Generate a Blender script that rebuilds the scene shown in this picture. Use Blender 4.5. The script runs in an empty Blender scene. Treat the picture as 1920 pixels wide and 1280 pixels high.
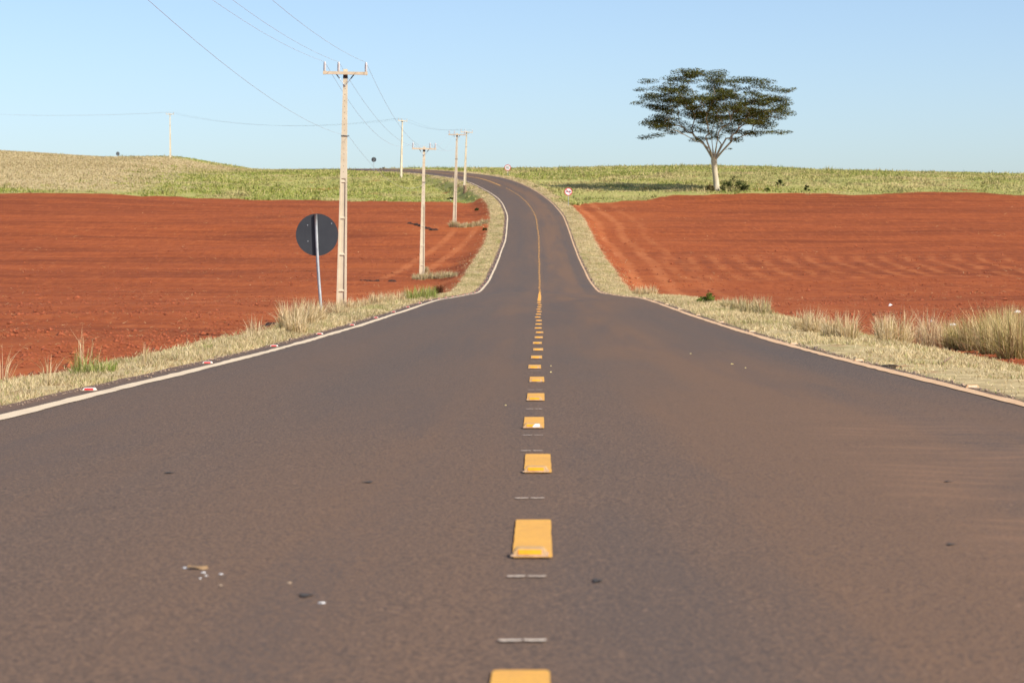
import bpy, bmesh, math, random
import numpy as np

random.seed(7)
RNG = np.random.default_rng(11)
scene = bpy.context.scene
COL = scene.collection

# ------------------------------------------------------------------ camera
F = 4533.0                      # focal length in photograph pixels (85 mm on 36 mm)
PITCH = math.atan(160.0 / F)
CAMZ = 0.75
cd = bpy.data.cameras.new('camera')
cam = bpy.data.objects.new('camera', cd)
COL.objects.link(cam)
cam.location = (0, 0, CAMZ)
cam.rotation_euler = (math.pi / 2 - PITCH, 0, 0)
cd.lens = 85.0
cd.sensor_width = 36.0
cd.clip_start = 0.1
cd.clip_end = 9000
cd.dof.use_dof = True
cd.dof.focus_distance = 26.0
cd.dof.aperture_fstop = 8.0
scene.camera = cam

# ------------------------------------------------------------------ light
SUN_EL = math.radians(38)
SUN_AZ = math.radians(126)      # from +Y towards +X: right and slightly behind the camera
world = bpy.data.worlds.new('World')
scene.world = world
world.use_nodes = True
wn = world.node_tree
wn.nodes.clear()
wo = wn.nodes.new('ShaderNodeOutputWorld')
wb = wn.nodes.new('ShaderNodeBackground')
sky = wn.nodes.new('ShaderNodeTexSky')
sky.sky_type = 'NISHITA'
sky.sun_disc = False
sky.sun_elevation = SUN_EL
sky.sun_rotation = SUN_AZ
sky.altitude = 0
sky.air_density = 0.72
sky.dust_density = 1.1
sky.ozone_density = 1.9
wb.inputs['Strength'].default_value = 0.123
wn.links.new(sky.outputs[0], wb.inputs[0])
wn.links.new(wb.outputs[0], wo.inputs[0])

sl = bpy.data.lights.new('sun', 'SUN')
sl.energy = 4.4
sl.angle = math.radians(0.53)
sl.color = (1.0, 0.93, 0.82)
sun = bpy.data.objects.new('sun', sl)
COL.objects.link(sun)
sd = (math.cos(SUN_EL) * math.sin(SUN_AZ), math.cos(SUN_EL) * math.cos(SUN_AZ), math.sin(SUN_EL))
from mathutils import Vector, Matrix
sun.rotation_euler = Vector(sd).to_track_quat('Z', 'Y').to_euler()
sun.location = (60, -20, 60)

scene.view_settings.view_transform = 'Standard'
scene.view_settings.look = 'None'
scene.view_settings.exposure = 0.5
scene.view_settings.gamma = 1.0
scene.view_settings.use_curve_mapping = False
scene.render.engine = 'CYCLES'

# ------------------------------------------------------------------ small maths
def pchip(xs, ys):
    xs = np.array(xs, float); ys = np.array(ys, float)
    h = np.diff(xs); d = np.diff(ys) / h
    m = np.zeros(len(xs)); m[0] = d[0]; m[-1] = d[-1]
    for i in range(1, len(xs) - 1):
        if d[i - 1] * d[i] > 0:
            w1 = 2 * h[i] + h[i - 1]; w2 = h[i] + 2 * h[i - 1]
            m[i] = (w1 + w2) / (w1 / d[i - 1] + w2 / d[i])
    def f(x):
        x = np.clip(np.asarray(x, float), xs[0], xs[-1])
        i = np.clip(np.searchsorted(xs, x) - 1, 0, len(xs) - 2)
        t = (x - xs[i]) / h[i]
        t2 = t * t; t3 = t2 * t
        return ((2 * t3 - 3 * t2 + 1) * ys[i] + (t3 - 2 * t2 + t) * h[i] * m[i]
                + (-2 * t3 + 3 * t2) * ys[i + 1] + (t3 - t2) * h[i] * m[i + 1])
    return f

def sstep(a, b, x):
    t = np.clip((np.asarray(x, float) - a) / (b - a), 0, 1)
    return t * t * (3 - 2 * t)

def vnoise(x, y, seed=0):
    x = np.asarray(x, float); y = np.asarray(y, float)
    xi = np.floor(x); yi = np.floor(y)
    fx = x - xi; fy = y - yi
    fx = fx * fx * (3 - 2 * fx); fy = fy * fy * (3 - 2 * fy)
    def h(a, b):
        v = np.sin(a * 127.1 + b * 311.7 + seed * 74.7) * 43758.5453
        return v - np.floor(v)
    return ((h(xi, yi) * (1 - fx) + h(xi + 1, yi) * fx) * (1 - fy)
            + (h(xi, yi + 1) * (1 - fx) + h(xi + 1, yi + 1) * fx) * fy) * 2 - 1

# ------------------------------------------------------------------ the lie of the land
# height of the road above z = 0 (directly under the camera), by distance
RZ = pchip([-80, 0, 6.7, 12.8, 19, 25, 31, 37, 44, 52.6, 58.7, 65, 71, 86, 105, 124, 144, 170, 190, 223,
            255, 283, 312, 340, 365, 400, 430, 450, 490, 530, 560, 600, 700, 1000, 3200],
           [1.06, 0, -.088, -.165, -.24, -.315, -.385, -.44, -.49, -.53, -.555, -.575, -.60, -.75, -.93, -1.07, -.84,
            0.0, .75, 2.2, 4.35, 6.2, 8.25, 10.5, 12.35, 14.3, 15.75, 16.65, 18.35, 19.75, 20.6, 21.0, 20.6, 15, -30])
XC = pchip([-80, 0, 60, 124, 190, 235, 262, 290, 312, 340, 365, 400, 430, 450, 490, 530, 580, 650, 700, 3200],
           [-.96, -.03, .67, 1.42, 2.12, 2.55, 2.60, 2.15, 1.25, -1.27, -4.4, -10.5, -15.9, -20.3, -31, -47, -72, -110, -140, -140])
DROP_L = pchip([-80, 0, 100, 173, 250, 300, 345, 380, 410, 450, 600, 3200], [.5, .5, .42, .55, .15, .55, 1.35, .9, .25, 0, 0, 0])
DROP_R = pchip([-80, 0, 100, 200, 300, 335, 420, 600, 3200], [.55, .55, .45, .5, .45, .4, .1, 0, 0])
BANK_R = pchip([-80, 20, 40, 66, 90, 124, 300, 345, 460, 520, 3200], [0, .02, .07, .11, .06, 0, 0, .16, .14, 0, 0])
BANK_L = pchip([-80, 20, 40, 66, 90, 124, 300, 345, 460, 520, 3200], [0, .0, .03, .04, .03, 0, 0, -.14, -.12, 0, 0])

def dxc(Y):
    return (XC(np.asarray(Y, float) + 1.0) - XC(np.asarray(Y, float) - 1.0)) / 2.0

def cosang(Y):
    s = dxc(Y)
    return 1.0 / np.sqrt(1.0 + s * s)

def perp(X, Y):
    return (np.asarray(X, float) - XC(Y)) * cosang(Y)

def bank(r, Y):
    return np.where(r > 0, BANK_R(Y) * np.clip(r / 3.1, 0, 1.6), BANK_L(Y) * np.clip(-r / 3.1, 0, 1.6))

def road_z(X, Y):
    r = perp(X, Y)
    crown = -0.004 * np.abs(r)
    return RZ(Y) + bank(r, Y) + crown

def ground_z(X, Y):
    X = np.asarray(X, float); Y = np.asarray(Y, float)
    r = perp(X, Y); a = np.abs(r)
    z = RZ(Y) + bank(r, Y) - 0.004 * np.minimum(a, 3.6)
    ae = np.where(r > 0, a + 0.17, a)
    z = z - 0.09 * (1 - sstep(3.33, 3.42, ae))                      # hidden bed below the asphalt
    z = z - 0.012 - 0.05 * sstep(3.7, 4.7, a)
    drop = np.where(r > 0, DROP_R(Y), DROP_L(Y))
    z = z - drop * sstep(4.5, 7.0, a)
    far = sstep(330, 520, Y) * (1 - sstep(700, 1500, Y))
    hill = 2.6 * sstep(-52, -82, X) + 2.0 * sstep(-80, -125, X) - 0.2 * sstep(-5, -40, X)
    hill = hill + 0.5 * sstep(4, 30, X) - 0.9 * sstep(46, 62, X) - 1.9 * sstep(60, 125, X)
    z = z + hill * far
    z = z + 0.8 * np.exp(-((X + 73) / 9.0) ** 2 - ((Y - 532) / 22.0) ** 2)
    z = z + 0.9 * sstep(-20, -70, X) * sstep(200, 320, Y) * (1 - sstep(330, 480, Y))
    amp = sstep(5.0, 9.0, a)
    z = z + amp * (0.10 * vnoise(X / 14, Y / 14, 1) + 0.05 * vnoise(X / 4, Y / 4, 2) + 0.02 * vnoise(X / 1.1, Y / 1.1, 3))
    z = z + sstep(3.5, 4.0, a) * 0.015 * vnoise(X / .5, Y / .5, 4)
    return z

YB_R = pchip([-50, 5, 9, 15, 22, 30, 60, 400], [304, 304, 306, 312, 322, 327, 329, 329])
YB_L = pchip([-400, -60, -20, -9, -5, 5], [333, 333, 334, 327, 318, 318])
def s_red(X, Y):                                                   # metres inside the ploughed fields
    X = np.asarray(X, float); Y = np.asarray(Y, float)
    r = perp(X, Y)
    j = 7.0 * vnoise(X / 7.0, Y * 0 + .3, 61) + 4.0 * vnoise(X / 2.1, Y * 0 + .7, 62) + 2.0 * vnoise(X / .7, Y / 5, 63)
    return np.where(r > 0, YB_R(X), YB_L(X)) + np.where(np.abs(X) > 5, j, j * .4) * .75 - Y
def s_tan(X, Y):                                                   # metres inside the stubble on the left hill
    X = np.asarray(X, float); Y = np.asarray(Y, float)
    edge = -54 - 3.0 * sstep(345, 400, Y) + 12.0 * sstep(470, 500, Y)
    return np.minimum(np.minimum(edge - X, Y - 347), 522 - Y + 40 * sstep(-84, -100, X))

CP, SP = math.cos(PITCH), math.sin(PITCH)
GY = np.array([8.0 * 1.0016 ** k for k in range(2760)])
def ground_at(px, py, y0=8.0, y1=620.0):
    """the point of the ground that the photograph shows at pixel (px, py)"""
    t = (640 - py) / F
    Y = GY[(GY >= y0) & (GY <= y1)]
    z = Y * (t * CP - SP) / (CP + t * SP)
    x = (px - 960) / F * (Y * CP - z * SP)
    g = ground_z(x, Y) - CAMZ
    i = int(np.argmax(z <= g)) if np.any(z <= g) else len(Y) - 1
    return Vector((float(x[i]), float(Y[i]), float(g[i]) + CAMZ))
def at(px, py, Y):
    t = (640 - py) / F
    z = Y * (t * CP - SP) / (CP + t * SP)
    return Vector(((px - 960) / F * (Y * CP - z * SP), Y, z + CAMZ))
def on_ground(X, Y, dz=0.0):
    return Vector((X, Y, float(ground_z(X, Y)) + dz))

# ------------------------------------------------------------------ object helpers
def tag(o, label=None, cat=None, group=None, kind=None):
    if label: o['label'] = label
    if cat: o['category'] = cat
    if group: o['group'] = group
    if kind: o['kind'] = kind
    return o

def link(o, parent=None):
    COL.objects.link(o)
    if parent is not None: o.parent = parent
    return o

def empty(name, loc=(0, 0, 0), rz=0.0):
    o = bpy.data.objects.new(name, None)
    o.empty_display_size = 0.2
    o.location = loc
    o.rotation_euler = (0, 0, rz)
    return link(o)

def mesh_obj(name, verts, faces, mat, parent=None, smooth=False):
    me = bpy.data.meshes.new(name)
    me.from_pydata([tuple(v) for v in verts], [], faces)
    if smooth:
        me.polygons.foreach_set('use_smooth', [True] * len(me.polygons))
    me.materials.append(mat)
    me.update()
    return link(bpy.data.objects.new(name, me), parent)

def np_mesh(name, V, T, mat, col=None, parent=None, smooth=False):
    """V (n,3), T (m,k) with k = 3 or 4"""
    V = np.asarray(V, np.float32); T = np.asarray(T, np.int32)
    k = T.shape[1]
    me = bpy.data.meshes.new(name)
    me.vertices.add(len(V)); me.vertices.foreach_set('co', V.ravel())
    me.loops.add(T.size); me.loops.foreach_set('vertex_index', T.ravel())
    me.polygons.add(len(T))
    me.polygons.foreach_set('loop_start', np.arange(0, T.size, k, dtype=np.int32))
    me.polygons.foreach_set('loop_total', np.full(len(T), k, np.int32))
    me.polygons.foreach_set('use_smooth', np.full(len(T), smooth, bool))
    if col is not None:
        a = me.color_attributes.new('Col', 'FLOAT_COLOR', 'POINT')
        c = np.ones((len(V), 4), np.float32); c[:, :3] = col
        a.data.foreach_set('color', c.ravel())
    me.update(calc_edges=True)
    me.materials.append(mat)
    return link(bpy.data.objects.new(name, me), parent)

class MB:
    """collects boxes, tubes, prisms into one mesh"""
    def __init__(self): self.v = []; self.f = []
    def add(self, vs, fs):
        n = len(self.v)
        self.v += [tuple(p) for p in vs]
        self.f += [tuple(i + n for i in q) for q in fs]
        return self
    def box(self, x0, x1, y0, y1, z0, z1):
        vs = [(x, y, z) for z in (z0, z1) for y in (y0, y1) for x in (x0, x1)]
        return self.add(vs, [(0, 2, 3, 1), (4, 5, 7, 6), (0, 1, 5, 4), (2, 6, 7, 3), (0, 4, 6, 2), (1, 3, 7, 5)])
    def frustum(self, cx, cy, z0, w0, d0, z1, w1, d1, cx1=None):
        cx1 = cx if cx1 is None else cx1
        vs = [(cx - w0/2, cy - d0/2, z0), (cx + w0/2, cy - d0/2, z0), (cx + w0/2, cy + d0/2, z0), (cx - w0/2, cy + d0/2, z0),
              (cx1 - w1/2, cy - d1/2, z1), (cx1 + w1/2, cy - d1/2, z1), (cx1 + w1/2, cy + d1/2, z1), (cx1 - w1/2, cy + d1/2, z1)]
        return self.add(vs, [(3, 2, 1, 0), (4, 5, 6, 7), (0, 1, 5, 4), (1, 2, 6, 5), (2, 3, 7, 6), (3, 0, 4, 7)])
    def tube(self, pts, rad, n=8, cap=True):
        pts = [Vector(p) for p in pts]
        rads = rad if isinstance(rad, (list, tuple)) else [rad] * len(pts)
        rings = []
        base = len(self.v)
        ref = Vector((0, 0, 1))
        for i, p in enumerate(pts):
            d = (pts[min(i + 1, len(pts) - 1)] - pts[max(i - 1, 0)])
            d = d.normalized() if d.length > 1e-9 else Vector((0, 0, 1))
            r = ref if abs(d.dot(ref)) < 0.95 else Vector((0, 1, 0))
            a = d.cross(r).normalized(); b = d.cross(a).normalized()
            for k in range(n):
                t = 2 * math.pi * k / n
                q = p + (a * math.cos(t) + b * math.sin(t)) * rads[i]
                self.v.append(tuple(q))
        for i in range(len(pts) - 1):
            for k in range(n):
                k2 = (k + 1) % n
                self.f.append((base + i*n + k, base + i*n + k2, base + (i+1)*n + k2, base + (i+1)*n + k))
        if cap:
            self.f.append(tuple(base + k for k in range(n)))
            self.f.append(tuple(base + (len(pts)-1)*n + k for k in reversed(range(n))))
        return self
    def lathe(self, prof, n=16, cx=0, cy=0, cz=0):
        base = len(self.v)
        for r, z in prof:
            for k in range(n):
                t = 2 * math.pi * k / n
                self.v.append((cx + r * math.cos(t), cy + r * math.sin(t), cz + z))
        for i in range(len(prof) - 1):
            for k in range(n):
                k2 = (k + 1) % n
                self.f.append((base + i*n + k, base + i*n + k2, base + (i+1)*n + k2, base + (i+1)*n + k))
        self.f.append(tuple(base + k for k in reversed(range(n))))
        self.f.append(tuple(base + (len(prof)-1)*n + k for k in range(n)))
        return self
    def build(self, name, mat, parent=None, smooth=False):
        return mesh_obj(name, self.v, self.f, mat, parent, smooth)

# ------------------------------------------------------------------ material helpers
class NT:
    def __init__(self, name):
        self.m = bpy.data.materials.new(name)
        self.m.use_nodes = True
        self.t = self.m.node_tree
        self.t.nodes.clear()
        self.out = self.t.nodes.new('ShaderNodeOutputMaterial')
    def n(self, typ, **kw):
        nd = self.t.nodes.new(typ)
        for k, v in kw.items(): setattr(nd, k, v)
        return nd
    def put(self, sock, v):
        if hasattr(v, 'is_output'): self.t.links.new(v, sock)
        elif isinstance(v, (tuple, list)) and len(v) == 3 and sock.type == 'RGBA': sock.default_value = (*v, 1)
        else: sock.default_value = v
    def math(self, op, a, b=0.0, clamp=False):
        nd = self.n('ShaderNodeMath', operation=op, use_clamp=clamp)
        self.put(nd.inputs[0], a); self.put(nd.inputs[1], b)
        return nd.outputs[0]
    def add(self, a, b): return self.math('ADD', a, b)
    def sub(self, a, b): return self.math('SUBTRACT', a, b)
    def mul(self, a, b): return self.math('MULTIPLY', a, b)
    def step(self, x, a, b, lo=0.0, hi=1.0):
        nd = self.n('ShaderNodeMapRange', interpolation_type='SMOOTHSTEP')
        self.put(nd.inputs['Value'], x); self.put(nd.inputs['From Min'], a); self.put(nd.inputs['From Max'], b)
        self.put(nd.inputs['To Min'], lo); self.put(nd.inputs['To Max'], hi)
        return nd.outputs[0]
    def band(self, x, c, w):                       # 1 at c, 0 at c +- w
        return self.step(self.math('ABSOLUTE', self.sub(x, c)), w, w * 0.3)
    def mix(self, f, a, b, mode='MIX'):
        nd = self.n('ShaderNodeMix', data_type='RGBA', blend_type=mode)
        self.put(nd.inputs[0], f); self.put(nd.inputs[6], a); self.put(nd.inputs[7], b)
        return nd.outputs[2]
    def pos(self): return self.n('ShaderNodeNewGeometry').outputs['Position']
    def obj(self): return self.n('ShaderNodeTexCoord').outputs['Object']
    def xyz(self, v):
        s = self.n('ShaderNodeSeparateXYZ'); self.put(s.inputs[0], v)
        return s.outputs
    def vec(self, x, y, z=0.0):
        c = self.n('ShaderNodeCombineXYZ')
        self.put(c.inputs[0], x); self.put(c.inputs[1], y); self.put(c.inputs[2], z)
        return c.outputs[0]
    def scale(self, v, s):
        nd = self.n('ShaderNodeVectorMath', operation='MULTIPLY')
        self.put(nd.inputs[0], v); nd.inputs[1].default_value = s
        return nd.outputs[0]
    def noise(self, v, scale=1.0, detail=3.0, rough=0.55, dist=0.0):
        nd = self.n('ShaderNodeTexNoise')
        self.put(nd.inputs['Vector'], v)
        nd.inputs['Scale'].default_value = scale; nd.inputs['Detail'].default_value = detail
        nd.inputs['Roughness'].default_value = rough; nd.inputs['Distortion'].default_value = dist
        return nd.outputs['Fac']
    def attr(self, name): 
        return self.n('ShaderNodeAttribute', attribute_name=name).outputs
    def bump(self, h, strength, dist):
        nd = self.n('ShaderNodeBump')
        nd.inputs['Strength'].default_value = strength; nd.inputs['Distance'].default_value = dist
        self.put(nd.inputs['Height'], h)
        return nd.outputs[0]
    def bsdf(self, col, rough=0.8, normal=None, metal=0.0, spec=0.3):
        b = self.n('ShaderNodeBsdfPrincipled')
        self.put(b.inputs['Base Color'], col); self.put(b.inputs['Roughness'], rough)
        b.inputs['Metallic'].default_value = metal
        b.inputs['Specular IOR Level'].default_value = spec
        if normal is not None: self.put(b.inputs['Normal'], normal)
        self.t.links.new(b.outputs[0], self.out.inputs[0])
        return b

def mat_mottled(name, c1, c2, scale=8.0, rough=0.8, bump=0.0, metal=0.0, spec=0.3, c3=None, stretch=(1, 1, 1)):
    m = NT(name)
    v = m.scale(m.obj(), stretch)
    a = m.noise(v, scale, 4.0)
    col = m.mix(m.step(a, 0.32, 0.68), c1, c2)
    if c3:
        col = m.mix(m.step(m.noise(v, scale * 0.37, 5.0, 0.7), 0.55, 0.68), col, c3)
    nb = m.bump(m.noise(v, scale * 6, 3.0), bump, 0.01) if bump else None
    m.bsdf(col, rough, nb, metal, spec)
    return m.m

# ------------------------------------------------------------------ ground material
def make_ground_mat():
    m = NT('ground_soil_and_grass')
    p = m.pos()
    x, y, z = m.xyz(p)
    u = m.attr('u')[2]; sr = m.attr('sred')[2]; st = m.attr('stan')[2]
    n_big = m.noise(p, 0.05, 3.0)
    n_med = m.noise(p, 0.45, 4.0, 0.6)
    n_fin = m.noise(p, 4.0, 4.0, 0.65)
    n_gr = m.noise(p, 22.0, 3.0, 0.6)
    streak = m.noise(m.vec(m.mul(x, 0.02), m.mul(y, 0.16)), 1.0, 4.0, 0.6, 0.3)
    warp = m.mul(m.sub(m.noise(p, 0.03, 3.0), 0.5), 24.0)
    streak = m.noise(m.vec(m.mul(x, 0.028), m.mul(m.add(y, warp), 0.10)), 1.0, 5.0, 0.62, 0.6)
    mott = m.noise(m.vec(m.mul(x, 0.55), m.mul(y, 0.16)), 1.0, 5.0, 0.72, 0.5)
    streak2 = m.noise(m.vec(m.add(m.mul(x, 0.05), 31.0), m.mul(y, 0.55)), 1.0, 4.0, 0.65, 0.4)
    # bare red soil
    dark = (0.185, 0.044, 0.0140); mid = (0.290, 0.071, 0.0205); lite = (0.41, 0.115, 0.033)
    soil = m.mix(m.step(streak, 0.34, 0.62), dark, mid)
    soil = m.mix(m.mul(m.step(streak2, 0.48, 0.76), 0.6), soil, lite)
    soil = m.mix(m.mul(m.step(mott, 0.50, 0.68), 0.45), soil, dark)
    soil = m.mix(m.mul(m.step(mott, 0.46, 0.32), 0.40), soil, lite)
    soil = m.mix(m.mul(m.step(n_med, 0.50, 0.72), 0.25), soil, dark)
    mot2 = m.noise(m.vec(m.mul(x, 2.6), m.mul(y, 0.30)), 1.0, 4.0, 0.75, 0.3)
    soil = m.mix(m.mul(m.step(mot2, 0.50, 0.66), 0.55), soil, (0.16, 0.038, 0.0125))
    soil = m.mix(m.mul(m.step(mot2, 0.46, 0.33), 0.50), soil, (0.40, 0.125, 0.042))
    # loose drift of pale dust close to the road
    near = m.step(m.math('ABSOLUTE', u), 26.0, 5.0)
    soil = m.mix(m.mul(m.mul(near, m.step(n_big, 0.35, 0.7)), 0.55), soil, lite)
    # tyre tracks
    wob = m.mul(m.sub(m.noise(m.vec(m.mul(y, 0.012), 0.0), 1.0, 2.0), 0.5), 3.0)
    wob2 = m.mul(m.sub(m.noise(m.add(p, 0.0), 0.35, 3.0), 0.5), 1.6)
    uw = m.add(u, m.add(wob, wob2))
    tr = m.math('MAXIMUM', m.band(uw, 6.6, 0.6), m.math('MAXIMUM', m.band(uw, 8.6, 0.65), m.mul(m.band(uw, 10.9, 0.5), 0.5)))
    tr = m.mul(tr, m.step(y, 70, 105))
    ul = m.add(u, m.mul(m.sub(y, 178.0), -0.030))
    trl = m.math('MAXIMUM', m.band(ul, -8.3, 0.5), m.band(ul, -10.4, 0.5))
    trl = m.mul(trl, m.mul(m.step(y, 160, 172), m.step(y, 268, 245)))
    acc = m.sub(y, m.add(m.mul(m.add(x, 12.0), 3.0), 118.0))           # farm access crossing the left field
    acc = m.mul(m.math('MAXIMUM', m.band(acc, 0.0, 5.0), m.mul(m.band(acc, 15.0, 3.0), 0.6)), m.mul(m.step(x, -19, -13), m.step(u, -3.0, -4.6)))
    # straight drive line on the left field
    dl = m.mul(m.band(m.sub(y, m.mul(x, 0.22)), 122.0, 2.2), m.mul(m.step(x, -4.5, -7.0), 0.6))
    trk = m.math('MAXIMUM', m.math('MAXIMUM', tr, trl), m.math('MAXIMUM', acc, dl))
    trk = m.mul(trk, m.mul(m.step(n_med, 0.30, 0.6, 0.35, 1.0), m.step(m.noise(p, 0.16, 3.0, 0.6), 0.3, 0.55, 0.3, 1.0)))
    soil = m.mix(m.mul(trk, 0.7), soil, (0.46, 0.155, 0.055))
    # curved drill rows on the right field
    yy = m.sub(206.0, y)
    q = m.sub(m.math('DIVIDE', m.mul(x, 190.0), y), m.mul(m.mul(m.mul(yy, yy), 0.00009), x))
    q = m.add(q, m.mul(m.sub(m.noise(p, 0.3, 3.0), 0.5), 1.7))
    row = m.math('SINE', m.mul(q, 3.3))
    rmask = m.mul(m.mul(m.step(m.add(y, m.mul(m.sub(n_big, 0.5), 30.0)), 158, 172), m.step(y, 214, 200)), m.mul(m.step(u, 8.0, 10.5), m.step(m.noise(p, 0.16, 3.0, 0.6), 0.36, 0.58)))
    soil = m.mix(m.mul(m.mul(m.step(row, 0.2, 0.95), rmask), 0.45), soil, (0.45, 0.150, 0.050))
    soil = m.mix(m.mul(m.mul(m.step(row, -0.4, -0.95), rmask), 0.45), soil, (0.15, 0.036, 0.013))
    # plough furrows across the slope
    fur = m.math('SINE', m.mul(m.add(y, m.mul(m.noise(m.vec(m.mul(x, 0.03), m.mul(y, 0.03)), 1.0, 2.0), 18.0)), 1.35))
    soil = m.mix(m.mul(m.step(fur, 0.1, 0.9), 0.16), soil, lite)
    # crumbs
    soil = m.mix(m.mul(m.step(n_fin, 0.54, 0.72), 0.35), soil, (0.20, 0.046, 0.017))
    soil = m.mix(m.mul(m.step(n_gr, 0.60, 0.72), 0.20), soil, (0.55, 0.22, 0.10))
    straw = m.step(m.noise(m.vec(m.mul(x, 1.3), m.mul(y, 0.9)), 3.0, 4.0, 0.75), 0.67, 0.74)
    soil = m.mix(m.mul(straw, 0.45), soil, (0.50, 0.28, 0.13))
    # pasture
    g1 = (0.22, 0.245, 0.060); g2 = (0.35, 0.33, 0.105); g3 = (0.42, 0.335, 0.15)
    gn = m.noise(m.vec(m.mul(x, 0.06), m.mul(y, 0.06)), 1.0, 5.0, 0.65)
    gf = m.noise(p, 0.9, 4.0, 0.65)
    grass = m.mix(m.step(gn, 0.35, 0.6), g1, g2)
    grass = m.mix(m.mul(m.step(gf, 0.45, 0.75), 0.7), grass, g3)
    grass = m.mix(m.mul(m.step(m.noise(p, 0.12, 4.0, 0.7), 0.60, 0.68), 0.8), grass, mid)
    stub = m.mix(m.step(gf, 0.3, 0.7), (0.40, 0.31, 0.155), (0.52, 0.41, 0.225))
    stub = m.mix(m.mul(m.step(gn, 0.58, 0.72), 0.6), stub, g2)
    jit = m.mul(m.sub(m.noise(p, 0.35, 4.0, 0.7), 0.5), 7.0)
    grass = m.mix(m.step(m.add(st, m.mul(jit, 2.5)), -7.0, 8.0), grass, stub)
    col = m.mix(m.step(m.add(sr, jit), -1.2, 1.2), grass, soil)
    # verge
    au = m.math('ABSOLUTE', u)
    vj = m.mul(m.sub(m.noise(p, 0.8, 4.0, 0.7), 0.5), 1.5)
    wid = m.step(u, -1.0, 1.0, 4.65, 4.95)
    wid = m.add(wid, m.step(y, 110, 170, 0.0, 0.35))
    wid = m.add(wid, m.mul(m.step(y, 60, 34, 0.0, 1.7), m.step(u, 0.0, 1.0)))
    vm = m.step(m.sub(m.add(au, vj), wid), 0.25, -0.25)
    verge = m.mix(m.step(n_fin, 0.35, 0.65), (0.34, 0.255, 0.125), (0.50, 0.395, 0.21))
    verge = m.mix(m.mul(m.step(m.noise(p, 0.7, 3.0), 0.54, 0.70), 0.4), verge, (0.30, 0.28, 0.11))
    verge = m.mix(m.mul(m.step(m.noise(p, 1.7, 4.0, 0.7), 0.56, 0.66), 0.75), verge, (0.30, 0.105, 0.05))
    col = m.mix(vm, col, verge)
    # crumbling asphalt lip and grit
    au2 = m.add(au, m.step(u, -0.5, 0.5, 0.0, 0.17))
    lip = m.step(m.add(au2, m.mul(m.sub(n_fin, 0.5), 0.2)), 3.48, 3.40)
    col = m.mix(lip, col, m.mix(m.step(n_gr, 0.4, 0.6), (0.14, 0.10, 0.075), (0.30, 0.18, 0.11)))
    h = m.add(m.mul(n_med, 0.5), m.add(m.mul(n_fin, 0.22), m.mul(n_gr, 0.05)))
    h = m.add(h, m.mul(m.add(m.mul(row, rmask), m.mul(fur, 0.35)), 0.12))
    m.bsdf(col, 0.95, m.bump(h, 0.9, 0.14), 0.0, 0.1)
    return m.m

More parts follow.
